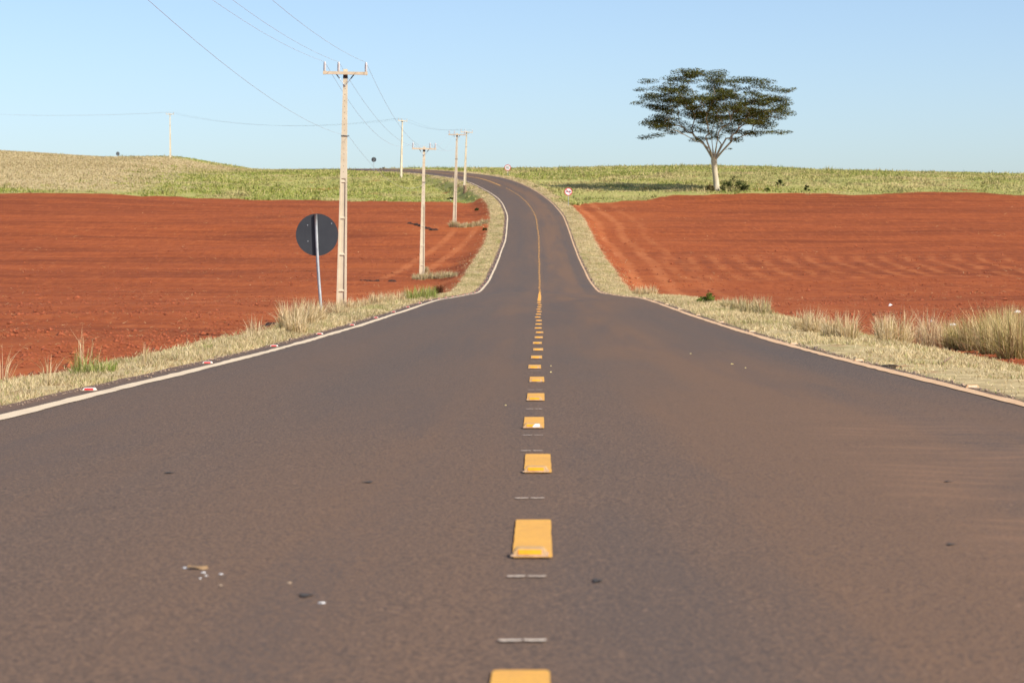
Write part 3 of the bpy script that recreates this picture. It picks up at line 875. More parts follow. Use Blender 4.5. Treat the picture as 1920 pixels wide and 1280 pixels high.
# ------------------------------------------------------------------ round signs
def disc_mb(r, t, n=48, y=0.0, ri=0.0):
    b = MB()
    vs = []
    for yy in (y - t/2, y + t/2):
        for k in range(n):
            a_ = 2 * math.pi * k / n
            vs.append((r * math.cos(a_), yy, r * math.sin(a_)))
        if ri:
            for k in range(n):
                a_ = 2 * math.pi * k / n
                vs.append((ri * math.cos(a_), yy, ri * math.sin(a_)))
    fs = []
    if not ri:
        fs = [tuple(range(n)), tuple(reversed(range(n, 2 * n)))] + [(k, n + k, n + (k+1) % n, (k+1) % n) for k in range(n)]
    else:
        A, B, C, D = 0, n, 2 * n, 3 * n
        for k in range(n):
            k2 = (k + 1) % n
            fs += [(A+k, A+k2, B+k2, B+k), (C+k, D+k, D+k2, C+k2), (A+k, C+k, C+k2, A+k2), (B+k, B+k2, D+k2, D+k)]
    return b.add(vs, fs)

def make_sign(base, dia, hc, rz, leanx, label, back, face=None, bend=0.0, post_top=None):
    """back=True: the sign's back is towards -Y; hc = height of the disc centre"""
    root = empty('round_road_sign', base, rz)
    root.rotation_euler = (0, leanx, rz)
    r = dia / 2
    ptop = hc + r * 0.98 if post_top is None else post_top
    py = -0.045 if back else 0.045
    post = MB()
    zs = np.linspace(-0.3, ptop, 10)
    post.tube([(bend * math.sin(math.pi * max(0, z) / ptop), py, z) for z in zs], 0.033, 12)
    post.build('post', M['galv'], root, True)
    pl = disc_mb(r, 0.006).build('disc', M['signback'], root)
    pl.location = (0, 0, hc)
    if back:
        for sz in (-.5, .5):
            MB().box(-.06, .06, -0.014, -0.0035, hc + sz * r - .02, hc + sz * r + .02).build('bracket', M['signback'], root)
        for bx_, bz in ((-.42, .48), (.72, .50), (-.45, -.28)):
            bo = MB().lathe([(.012, -.004), (.012, .004)], 8).build('rivet', M['galv'], pl)
            bo.rotation_euler = (math.pi/2, 0, 0); bo.location = (bx_ * r, -.005, bz * r)
    # the printed side
    sgn = 1 if back else -1
    y = sgn * 0.005
    f = disc_mb(r * .985, 0.002, 48, y).build('face', M['sign_white'], pl)
    disc_mb(r * .99, 0.002, 48, y + sgn * .002, r * .80).build('red_ring', M['sign_red'], pl)
    if face == 'overtake':
        for cx in (-.36, .36):                      # two cars seen from behind
            s_ = r * 0.30
            pr = [(-1, -.55), (-.72, -.55), (-.72, -.32), (.72, -.32), (.72, -.55), (1, -.55), (1, .08), (.72, .2), (.52, .62), (-.52, .62), (-.72, .2), (-1, .08)]
            c = MB(); n_ = len(pr)
            c.add([(cx * r + a_ * s_, y + sgn * .001, b_ * s_ + .03 * r) for a_, b_ in pr] + [(cx * r + a_ * s_, y + sgn * .004, b_ * s_ + .03 * r) for a_, b_ in pr],
                  [tuple(range(n_, 2*n_)) if sgn < 0 else tuple(reversed(range(n_, 2*n_)))] + [(k, (k+1) % n_, n_ + (k+1) % n_, n_ + k) for k in range(n_)])
            c.build('car_symbol', M['sign_black'], pl)
        sb = MB().box(-r*.82, r*.82, y + sgn*.005 - .0015, y + sgn*.005 + .0015, -r*.085, r*.085).build('red_slash', M['sign_red'], pl)
        sb.rotation_euler = (0, math.radians(45), 0)
    if face == 'speed':
        for txt, sz, zz in (('80', 0.62, 0.0), ('km/h', 0.24, -0.42)):
            cu = bpy.data.curves.new('speed_text', 'FONT')
            cu.body = txt; cu.size = sz * r * 1.5; cu.align_x = 'CENTER'; cu.align_y = 'CENTER'; cu.extrude = 0.0015
            tmp = link(bpy.data.objects.new('speed_text_curve', cu))
            bpy.context.view_layer.update()
            me = bpy.data.meshes.new_from_object(tmp.evaluated_get(bpy.context.evaluated_depsgraph_get()))
            bpy.data.objects.remove(tmp)
            me.materials.clear(); me.materials.append(M['sign_black'])
            to = bpy.data.objects.new('speed_text', me)
            link(to, pl)
            to.rotation_euler = (math.pi/2, 0, 0)
            to.location = (0, y - .0035, zz * r + .08 * r)
    tag(root, label, 'road sign', 'round signs along the road')
    return root
b = on_ground(-4.17, 53.0)
make_sign(b, 0.925, at(596, 440, 53.0).z - b.z, math.radians(3), math.radians(-3.2), 'large round sign seen from its dark back on a leaning steel post', True, None, -0.02)
b = on_ground(float(XC(293)) + 4.75, 293.0)
make_sign(b, 0.96, at(1060, 359.6, 293.0).z - b.z, math.radians(0), 0, 'red-ringed no-overtaking sign with two cars by the road', False, 'overtake')
b = on_ground(at(952, 336, 380).x, 380.0)
make_sign(b, 1.0, at(952, 314.5, 380.0).z - b.z, math.radians(-6), 0, 'red-ringed speed limit sign outside the far bend', False, 'speed')
b = on_ground(at(701, 318, 452).x, 452.0)
make_sign(b, 0.92, at(701, 299.5, 452.0).z - b.z, math.radians(8), 0, 'small distant dark-backed round sign standing by the bending road', True)
b = on_ground(at(221, 292, 566).x, 566.0)
make_sign(b, 0.98, at(221, 288.5, 566.0).z - b.z, math.radians(42), 0, 'tiny dark-backed round sign on the skyline above the stubble', True)

# ------------------------------------------------------------------ grass helpers
def blades(P, h, w, lean, az, facing, col, segs=1, curl=0.0):
    """P (n,3) bases; returns V, T, C.  segs 1: one triangle a blade, 2: a bent blade of three triangles"""
    n = len(P)
    fx = np.cos(facing) * w / 2; fy = np.sin(facing) * w / 2
    dx = np.cos(az) * np.sin(lean) * h; dy = np.sin(az) * np.sin(lean) * h; dz = np.cos(lean) * h
    if segs == 1:
        V = np.empty((n, 3, 3))
        V[:, 0] = P + np.stack([-fx, -fy, 0 * fx], 1)
        V[:, 1] = P + np.stack([fx, fy, 0 * fx], 1)
        V[:, 2] = P + np.stack([dx, dy, dz], 1)
        T = np.arange(n * 3).reshape(n, 3)
        C = np.repeat(col[:, None, :], 3, 1)
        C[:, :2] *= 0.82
        return V.reshape(-1, 3), T, C.reshape(-1, 3)
    V = np.empty((n, 5, 3))
    mid = np.stack([dx * .38, dy * .38, dz * .60], 1)
    ex = curl
    tip = np.stack([dx * (1 + ex), dy * (1 + ex), dz * (1 - ex * .55)], 1)
    V[:, 0] = P + np.stack([-fx, -fy, 0 * fx], 1)
    V[:, 1] = P + np.stack([fx, fy, 0 * fx], 1)
    V[:, 2] = P + mid + np.stack([-fx, -fy, 0 * fx], 1) * .75
    V[:, 3] = P + mid + np.stack([fx, fy, 0 * fx], 1) * .75
    V[:, 4] = P + tip
    b = np.arange(n)[:, None] * 5
    T = np.concatenate([b + [0, 1, 3], b + [0, 3, 2], b + [2, 3, 4]], 0)
    C = np.repeat(col[:, None, :], 5, 1)
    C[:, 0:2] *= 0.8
    return V.reshape(-1, 3), T, C.reshape(-1, 3)

def pick(cols, n, rng, w=None):
    c = np.array(cols)[rng.choice(len(cols), n, p=w)]
    return c * rng.uniform(0.82, 1.15, (n, 1))

STRAW = [(0.70, 0.56, 0.32), (0.62, 0.48, 0.26), (0.78, 0.65, 0.40), (0.52, 0.39, 0.20), (0.42, 0.38, 0.15), (0.28, 0.32, 0.10)]

# mown dry grass of the two verges
def verge(side, n, label):
    rng = np.random.default_rng(60 + side)
    Y = 9.0 * np.exp(rng.uniform(0, 1, n) * math.log(520 / 9.0))
    wid = 1.18 if side < 0 else 1.45
    wid = wid + 0.35 * sstep(110, 170, Y) + (1.7 * (1 - sstep(34, 60, Y)) if side > 0 else 0.0)
    t = rng.uniform(0, 1, n)
    r = (3.42 if side < 0 else 3.25) + t * (wid if side < 0 else wid + .15) + rng.uniform(-.05, .03, n)
    tail = rng.uniform(0, 1, n) < 0.05
    r = np.where(tail, r + rng.exponential(0.5, n), r)
    r = r + 0.10 * vnoise(Y / 2.2, Y * 0, 70 + side) * (t < .3) + 0.05 * vnoise(Y / .5, Y * 0, 71)
    p = road_point(Y, side * r)
    X, YY = p[:, 0], p[:, 1]
    nz = vnoise(X / 1.3, YY / 2.0, 5) + 0.6 * vnoise(X / .4, YY / .5, 6)
    keep = (nz + rng.uniform(-.5, .9, n) > -0.55) & (YY > 6)
    bare = sstep(.15, .7, vnoise(X / .7, YY / 2.4, 8) + .6 * vnoise(X / .25, YY / .6, 88) + .35 * (t > .8) + .25 * (t < .12))
    keep &= rng.uniform(0, 1, n) > bare * .88
    X, YY, nz, t = X[keep], YY[keep], nz[keep], t[keep]
    n = len(X)
    P = np.stack([X, YY, ground_z(X, YY) - .004], 1)
    d = YY
    h = (0.026 + np.minimum(d * .0011, .07)) * rng.uniform(.5, 1.5, n) * (1 + .35 * nz)
    h *= np.where(t < .12, .7, 1.0)
    w = 0.0055 + d * .00024
    lean = rng.uniform(.35, 1.45, n)
    col = pick(STRAW, n, rng, [.30, .25, .18, .16, .07, .04]) * (.95 + .18 * vnoise(X / .6, YY / 1.5, 90))[:, None]
    green = sstep(.20, .90, vnoise(X / 1.1, YY / 1.8, 9) + .35 * vnoise(X / .3, YY / .4, 10))[:, None] * .6
    col = col * (1 - green) + np.array([[.30, .31, .10]]) * green
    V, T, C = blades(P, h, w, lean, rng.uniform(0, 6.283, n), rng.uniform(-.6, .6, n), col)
    o = np_mesh('verge_grass', V, T, M['grass'], C)
    tag(o, label, 'grass', kind='stuff')
verge(-1, 190000, 'mown straw-coloured grass strip on the pole side of the road')
verge(1, 210000, 'mown straw-coloured grass strip on the tree side of the road')

# pasture and stubble on the hills
def hill_grass():
    rng = np.random.default_rng(77)
    n = 330000
    Y = rng.uniform(300, 590, n); X = rng.uniform(-0.25, 0.25, n) * Y
    jit = 5.0 * vnoise(X / 3, Y / 3, 12) + 2 * vnoise(X / .9, Y / .9, 13)
    sr = s_red(X, Y); st = s_tan(X, Y)
    r = np.abs(perp(X, Y))
    lim = np.where(perp(X, Y) > 0, 5.2, 5.0)
    patch = vnoise(X / 5, Y / 9, 14) + .6 * vnoise(X / 1.6, Y / 2.5, 15)
    keep = (sr + jit * .5 < -0.3) & (r > lim + .5 * jit) & (patch > -0.95)
    scar = (X > 6) & (X < 26) & (np.abs(Y - 322 - .35 * (X - 6) - 2 * jit * .3) < 3.5) & (rng.uniform(0, 1, n) < .8)
    keep &= ~scar
    X, Y, st, jit, patch, sr, r = X[keep], Y[keep], st[keep], jit[keep], patch[keep], sr[keep], r[keep]
    n = len(X)
    tanz = st + jit * 2.6 + rng.normal(0, 4.0, n) > 0
    P = np.stack([X, Y, ground_z(X, Y) - .03], 1)
    h = np.where(tanz, rng.uniform(.14, .36, n), rng.uniform(.10, .34, n) * (1 + .55 * np.clip(patch, -.5, 1.2)))
    clump = sstep(.25, .8, vnoise(X / 1.7, Y / 2.6, 51) + .5 * vnoise(X / .6, Y / .9, 52))
    h = h * (1 + 1.1 * clump * np.where(tanz, .2, 1.0))
    w = rng.uniform(.10, .30, n) * np.where(tanz, .8, 1.0)
    big = vnoise(X / 18, Y / 30, 16) + .5 * vnoise(X / 6, Y / 9, 17)
    left = X < -2
    gg = pick([(0.24, 0.30, 0.065), (0.32, 0.36, 0.085), (0.43, 0.42, 0.13), (0.52, 0.46, 0.20), (0.19, 0.24, 0.06)], n, rng, [.20, .28, .28, .16, .08])
    yel = np.array([[.48, .44, .18]])
    k = sstep(-.1, .8, big)[:, None] * .65
    gr = gg * (1 - k) + yel * k
    gr = np.where(left[:, None], gr * np.array([[1.04, 1.0, 1.0]]), gr * np.array([[1.06, .98, 1.12]]))
    dry = (sstep(.15, .75, vnoise(X / 8, Y / 12, 18) + .5 * vnoise(X / 2.2, Y / 4, 28)) * .75)[:, None]
    gr = gr * (1 - dry) + np.array([[.56, .44, .23]]) * dry
    tn = pick([(0.70, 0.56, 0.32), (0.62, 0.48, 0.26), (0.78, 0.65, 0.39), (0.52, 0.40, 0.21), (0.42, 0.40, 0.15)], n, rng, [.32, .26, .18, .14, .10])
    dkb = sstep(.3, .8, vnoise(X / 25, Y / 6, 19))[:, None] * .35
    tn = tn * (1 - dkb) + np.array([[.50, .39, .19]]) * dkb
    gr = gr * (1.04 - .22 * clump[:, None])
    col = np.where(tanz[:, None], tn * .78, gr)
    edge = (np.clip(1 + sr / 5.0, 0, 1) * (rng.uniform(0, 1, n) < .5))[:, None]
    col = col * (1 - .45 * edge) + np.array([[.20, .27, .07]]) * .45 * edge
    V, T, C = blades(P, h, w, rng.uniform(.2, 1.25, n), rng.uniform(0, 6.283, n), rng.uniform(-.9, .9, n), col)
    tag(np_mesh('pasture_grass', V, T, M['grass'], C), 'green pasture and pale stubble covering the hill above the red fields', 'grass', kind='stuff')
hill_grass()

# clods and straw on the ploughed fields
def clods():
    rng = np.random.default_rng(81)
    n = 75000
    Y = 18 * np.exp(rng.beta(1.0, 1.6, n) * math.log(240 / 18.0))
    side = np.where(rng.uniform(0, 1, n) < .5, -1, 1)
    off = 5.0 + np.abs(rng.uniform(0, 1, n)) * (Y * .225)
    X = XC(Y) + side * off
    cl = vnoise(X / 2.5, Y / 6.0, 31) + .5 * vnoise(X / .7, Y / 1.4, 32)
    keep = (cl + rng.uniform(-.6, .6, n) > .0) & (np.abs(X) < Y * .225)
    keep &= ~((perp(X, Y) > 0) & (perp(X, Y) < 5.1 + 1.5 * (1 - sstep(30, 56, Y))))
    X, Y = X[keep], Y[keep]; n = len(X)
    s = (0.010 + Y * .00016) * rng.lognormal(0, .5, n)
    Z = ground_z(X, Y)
    base = np.array([(1, 0, 0), (0, 1, 0), (-1, 0, 0), (0, -1, 0), (0, 0, 1), (0, 0, -1)], float)
    J = base[None] * rng.uniform(.7, 1.3, (n, 6, 1)) * s[:, None, None] * np.array([1.25, 1.1, .75])
    ang = rng.uniform(0, 6.283, n); ca, sa = np.cos(ang)[:, None], np.sin(ang)[:, None]
    Vx = J[:, :, 0] * ca - J[:, :, 1] * sa; Vy = J[:, :, 0] * sa + J[:, :, 1] * ca
    V = np.stack([Vx + X[:, None], Vy + Y[:, None], J[:, :, 2] + Z[:, None] + s[:, None] * .15], -1).reshape(-1, 3)
    f = np.array([(0, 1, 4), (1, 2, 4), (2, 3, 4), (3, 0, 4), (1, 0, 5), (2, 1, 5), (3, 2, 5), (0, 3, 5)])
    T = (np.arange(n)[:, None, None] * 6 + f[None]).reshape(-1, 3)
    tag(np_mesh('soil_clods', V, T, M['clod']), 'crumbly red clods scattered over the ploughed soil', 'soil', kind='stuff')
    # straw left in the soil
    n = 9000
    Y = 22 * np.exp(rng.uniform(0, 1, n) * math.log(310 / 22.0))
    X = rng.uniform(-.22, .22, n) * Y
    r = perp(X, Y)
    cl = vnoise(X / 6, Y / 10, 33)
    keep = (np.abs(r) > 5.5) & (s_red(X, Y) > 0) & (cl > .1)
    X, Y = X[keep], Y[keep]; n = len(X)
    P = np.stack([X, Y, ground_z(X, Y) + .012], 1)
    col = pick(STRAW[:4], n, rng) * np.array([[1, .85, .75]])
    V, T, C = blades(P, (.05 + Y * .0016) * rng.uniform(.5, 1.5, n), .008 + Y * .00022, rng.uniform(1.2, 1.5, n), rng.uniform(0, 6.283, n), rng.uniform(0, 6.283, n), col)
    tag(np_mesh('straw_litter', V, T, M['grass'], C), 'dry straw scraps lying on the red soil', 'straw', kind='stuff')
clods()

# grit along the crumbling road edge
def grit():
    rng = np.random.default_rng(91)
    n = 5500
    Y = 10 * np.exp(rng.uniform(0, 1, n) * math.log(300 / 10.0))
    side = np.where(rng.uniform(0, 1, n) < .55, -1, 1)
    p = road_point(Y, np.where(side < 0, -3.40, 3.24) + rng.normal(0, .045, n))
    X, Y = p[:, 0], p[:, 1]
    s = (0.005 + Y * .00014) * rng.lognormal(0, .4, n)
    Z = np.maximum(ground_z(X, Y), np.where((perp(X, Y) < 3.20) & (perp(X, Y) > -3.38), road_z(X, Y), -99))
    base = np.array([(1, 0, 0), (0, 1, 0), (-1, 0, 0), (0, -1, 0), (0, 0, 1), (0, 0, -1)], float)
    J = base[None] * rng.uniform(.6, 1.4, (n, 6, 1)) * s[:, None, None]
    V = np.stack([J[:, :, 0] + X[:, None], J[:, :, 1] + Y[:, None], J[:, :, 2] * .7 + Z[:, None] + s[:, None] * .3], -1).reshape(-1, 3)
    f = np.array([(0, 1, 4), (1, 2, 4), (2, 3, 4), (3, 0, 4), (1, 0, 5), (2, 1, 5), (3, 2, 5), (0, 3, 5)])
    T = (np.arange(n)[:, None, None] * 6 + f[None]).reshape(-1, 3)
    tag(np_mesh('roadside_grit', V, T, M['grit']), 'grit and small stones along the crumbling asphalt edge', 'gravel', kind='stuff')
grit()

# ------------------------------------------------------------------ tall grass clumps, one object each
def tuft_mesh(seed, H, R, n, cols, wts, width=.006, spread=.55, stalks=0.25, curl=.25, dark=.5):
    rng = np.random.default_rng(seed)
    rr = R * np.sqrt(rng.uniform(0, 1, n)); an = rng.uniform(0, 6.283, n)
    P = np.stack([rr * np.cos(an), rr * np.sin(an) * .7, np.full(n, -.03)], 1)
    h = H * rng.uniform(.35, .85, n)
    st = rng.uniform(0, 1, n) < stalks
    h = np.where(st, H * rng.uniform(.75, 1.12, n), h)
    lean = np.where(st, rng.uniform(0, spread * .6, n), rng.uniform(.05, spread * 1.5, n))
    az = an + rng.normal(0, .9, n)
    col = pick(cols, n, rng, wts)
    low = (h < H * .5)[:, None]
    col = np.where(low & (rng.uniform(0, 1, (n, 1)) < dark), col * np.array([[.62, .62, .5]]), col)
    w = width * rng.uniform(.7, 1.4, n) * np.where(st, .8, 1.0)
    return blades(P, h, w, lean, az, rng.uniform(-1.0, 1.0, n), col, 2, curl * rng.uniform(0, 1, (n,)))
DRY = ([(0.72, 0.57, 0.34), (0.63, 0.48, 0.27), (0.80, 0.66, 0.43), (0.50, 0.36, 0.19), (0.42, 0.36, 0.14)], [.3, .27, .18, .15, .10])
OLIVE = ([(0.62, 0.49, 0.24), (0.44, 0.36, 0.13), (0.74, 0.59, 0.33), (0.30, 0.29, 0.09), (0.36, 0.22, 0.12)], [.28, .24, .22, .16, .10])
GREEN = ([(0.28, 0.34, 0.08), (0.20, 0.26, 0.06), (0.44, 0.42, 0.14), (0.66, 0.53, 0.28)], [.34, .26, .22, .18])
GREY = ([(0.60, 0.49, 0.29), (0.48, 0.39, 0.21), (0.68, 0.56, 0.34), (0.34, 0.31, 0.13)], [.3, .3, .2, .2])
BROWN = ([(0.14, 0.06, 0.03), (0.09, 0.04, 0.02), (0.20, 0.10, 0.05)], [.4, .35, .25])
_tm = {}
def tuft(px, py, hpx, wpx, pal, label, seed, n=150, cat='grass clump', group=None, Y=None, **kw):
    g = ground_at(px, py) if Y is None else on_ground(at(px, py, Y).x, Y)
    sc = g.y / F
    H = hpx * sc * 1.3; R = wpx * .55 * sc
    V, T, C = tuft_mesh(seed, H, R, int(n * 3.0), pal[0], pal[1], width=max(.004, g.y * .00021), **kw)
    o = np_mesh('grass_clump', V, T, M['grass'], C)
    o.location = (g.x, g.y, g.z)
    tag(o, label, cat, group)
    return o
sd_ = 1000
def row(listing, label, group, pal, n=130, frm=None, x0=0, **kw):
    global sd_
    rank = sorted(range(len(listing)), key=lambda i: abs(listing[i][0] - x0))
    for i, (px, py, h, w) in enumerate(listing):
        sd_ += 1
        lab = label if frm is None else '%s, %s from %s' % (label, ORD[rank.index(i)], frm)
        tuft(px, py, h, w, pal, lab, sd_, n=n, group=group, **kw)
# right of the road
row([(1905, 672, 84, 60), (1868, 664, 78, 60), (1832, 657, 62, 56), (1800, 655, 50, 50), (1915, 650, 66, 50), (1880, 645, 60, 50)],
    'tall bushy straw and olive grass clump', 'tall bushy clumps by the verge', OLIVE, 260, frm='the thin straw clumps', x0=1772, spread=.75, dark=.7, stalks=.35)
row([(1772, 652, 52, 30), (1745, 650, 62, 30), (1715, 647, 46, 34), (1690, 643, 56, 26), (1662, 640, 50, 30), (1655, 632, 40, 26)],
    'thin tall straw clump at the field edge', 'thin straw clumps on the tree side', DRY, 70, frm='the tall bushy clumps', x0=1800, spread=.75, stalks=.4)
row([(1590, 634, 46, 34), (1560, 630, 40, 30), (1525, 622, 42, 32), (1505, 618, 34, 30)],
    'leaning dry grass clump', 'leaning dry clumps on the tree side', DRY, 90, frm='the thin straw clumps by the bushy ones', x0=1655, spread=.8, stalks=.3)
row([(1430, 592, 34, 26), (1405, 588, 30, 26), (1385, 583, 26, 22), (1365, 577, 20, 20)],
    'short pale grass clump', 'pale clumps by the green bush', GREY, 90, frm='the small rounded green bush', x0=1325)
row([(1220, 556, 20, 22), (1200, 555, 18, 20)], 'pale wispy grass clump where the road dips', 'wispy clumps at the dip', DRY, 80, dark=.2)
row([(1250, 559, 9, 18), (1287, 562, 8, 20)], 'low tan grass clump between dip and green bush', 'low clumps at the dip', DRY, 50)
# left of the road
row([(545, 618, 50, 34), (572, 612, 48, 34), (592, 606, 40, 26), (556, 626, 36, 30)],
    'thick dry grass clump', 'clumps at the big dark sign', DRY, 150, frm='the post of the big dark sign', x0=604, dark=.6)
row([(625, 589, 26, 26), (650, 584, 24, 26), (668, 582, 20, 22), (640, 592, 20, 24)],
    'dry grass clump by the pole behind the sign', 'clumps at the first pole', DRY, 90, frm='the sign post', x0=604)
row([(705, 572, 22, 24), (725, 569, 20, 24), (745, 567, 20, 24), (680, 576, 18, 22)],
    'dry grass clump', 'clumps past the first pole', DRY, 80, frm='the yellow-green clumps by the dead bush', x0=770)
row([(770, 564, 24, 24), (790, 562, 26, 24), (806, 560, 22, 20)],
    'yellow-green grass clump', 'yellow-green clumps', GREEN, 80, frm='the brown dead bush', x0=822)
row([(822, 551, 16, 12)], 'dark brown dead bush at the edge of the verge', None, BROWN, 120, spread=1.0)
row([(785, 524, 12, 22), (805, 523, 14, 24), (830, 522, 14, 24), (848, 519, 10, 18), (797, 512, 12, 10)],
    'pale grass clump at the second pole', 'clumps at the second pole', GREY, 80, frm='the verge', x0=900)
row([(850, 426, 12, 14), (866, 427, 9, 16), (880, 426, 9, 16), (895, 424, 9, 16), (908, 420, 9, 14)],
    'dry grass clump of the strip', 'clumps at the third pole', GREY, 70, frm='the third pole to the verge', x0=850)
row([(160, 700, 46, 44), (190, 698, 28, 40), (205, 694, 28, 26)],
    'weedy green and straw clump on the left verge near the red studs', 'weeds on the pole-side verge', GREEN, 70, spread=.6, curl=.5)
row([(158, 690, 74, 16)], 'tall spindly dry weed rising from the green clump', None, DRY, 6, spread=1.0, stalks=.6, curl=.7)
row([(92, 722, 62, 16), (4, 720, 66, 20), (52, 724, 22, 14), (30, 724, 26, 14)], 'sparse bent straw stalks at the verge by the red soil', 'sparse straw stalks', DRY, 12, spread=1.1, stalks=.5)
row([(270, 682, 36, 6), (280, 681, 30, 8)], 'pair of pale broken stalks standing on the verge', 'pale broken stalks', DRY, 6, spread=.4, stalks=1.0)
row([(390, 655, 14, 12)], 'little green weed at the field edge of the verge', None, GREEN, 60, spread=1.0)
row([(478, 634, 44, 20), (455, 640, 22, 20), (470, 637, 24, 14)], 'thin straw tuft on the verge before the thick clumps', 'thin straw tufts', DRY, 30, spread=.7)
row([(1102, 375, 6, 10), (1070, 384, 5, 12)], 'green weed at the foot of the no-overtaking sign', 'weeds at the sign', GREEN, 40, spread=1.0)

# ------------------------------------------------------------------ shrubs and tree
def leaf_cloud(centres, radii, per, size, rng, cols, wts, flat=.35):
    """leaf quads spread through flattened pads"""
    Vs = []; Cs = []
    for (c, r) in zip(centres, radii):
        n = max(6, int(per * r * r))
        d = rng.normal(0, 1, (n, 3)); d /= np.linalg.norm(d, axis=1)[:, None]
        rad = r * rng.uniform(0, 1, (n, 1)) ** .45
        p = np.array(c)[None] + d * rad * np.array([[1, 1, flat]])
        s = size * rng.uniform(.6, 1.4, n)
        az = rng.uniform(0, 6.283, n); tl = rng.normal(0, .45, n); rl = rng.normal(0, .45, n)
        ax = np.stack([np.cos(az), np.sin(az), np.sin(tl)], 1) * s[:, None]
        bx_ = np.stack([-np.sin(az), np.cos(az), np.sin(rl)], 1) * (s * .5)[:, None]
        Vs.append(np.stack([p - ax, p - bx_, p + ax, p + bx_], 1))
        cc = pick(cols, n, rng, wts)
        Cs.append(np.repeat(cc[:, None, :], 4, 1))
    V = np.concatenate(Vs).reshape(-1, 3); C = np.concatenate(Cs).reshape(-1, 3)
    T = np.arange(len(V)).reshape(-1, 4)
    return V, T, C

def shrub(px, py, hpx, wpx, label, seed, cols, group=None, Y=None, gap=.75):
    rng = np.random.default_rng(seed)
    g = ground_at(px, py) if Y is None else on_ground(at(px, py, Y).x, Y)
    sc = g.y / F; H = hpx * sc; W = wpx * sc
    root = empty('shrub', g)
    n = int(10 + W * 5)
    cs = []; rs = []
    st = MB()
    for i in range(n):
        x = rng.uniform(-.5, .5) * W; t = 1 - abs(2 * x / W) ** 1.5 * .6
        z = H * t * rng.uniform(.25, 1.0); y = rng.uniform(-.35, .35) * W
        cs.append((x, y, z)); rs.append(rng.uniform(.12, .26) * min(W, H) * gap)
        st.tube([(x * .25, y * .25, -.1), (x * .7, y * .7, z * .55), (x, y, z)], [.018 * H / 1.5, .011 * H / 1.5, .005], 5)
    st.build('stems', M['stick'], root)
    V, T, C = leaf_cloud(cs, rs, 26 / (min(W, H) * .2) ** 2 * 1.2, max(.03, g.y * .00042), rng, cols, None, .8)
    np_mesh('foliage', V, T, M['leaves'], C, root)
    tag(root, label, 'shrub', group)
DKG = [(0.050, 0.075, 0.022), (0.075, 0.10, 0.03), (0.10, 0.125, 0.045), (0.04, 0.055, 0.02)]
MDG = [(0.19, 0.25, 0.05), (0.25, 0.30, 0.07), (0.14, 0.19, 0.04)]
BRW = [(0.17, 0.13, 0.05), (0.12, 0.095, 0.04), (0.22, 0.16, 0.07)]
TREE_Y = 334.0
shrub(1374, 364, 28, 46, 'dark green leafy shrub at the right foot of the tree', 201, DKG, Y=TREE_Y - 1.5, gap=1.15)
shrub(1399, 364, 18, 20, 'smaller dark green shrub beside the leafy one by the tree', 202, DKG, Y=TREE_Y - 2)
shrub(1332, 362, 13, 16, 'low brownish shrub on the left of the tree trunk', 203, BRW, Y=TREE_Y - 1)
shrub(1463, 358, 13, 18, 'lone low bush in the pasture past the tree', 204, DKG, Y=345)
shrub(1512, 362, 11, 10, 'small bush at the field edge farther along from the tree', 205, DKG, Y=333)
shrub(1438, 362, 7, 14, 'ground-hugging green bush between the tree shrubs and lone bush', 206, MDG, Y=332)
shrub(1325, 570, 20, 30, 'small rounded bright green bush on the tree-side verge', 207, MDG, gap=1.5)
shrub(717, 312, 4, 9, 'tiny dark bush on the skyline beyond the bend', 208, BRW, Y=500)
shrub(894, 395, 5, 6, 'tiny green bush in the red soil by the far verge', 209, DKG)
shrub(909, 432, 5, 6, 'tiny dull bush below the strip of dry grass', 210, DKG)
shrub(846, 380, 4, 14, 'low dark scrub where pasture meets the left red field', 211, DKG, Y=336)

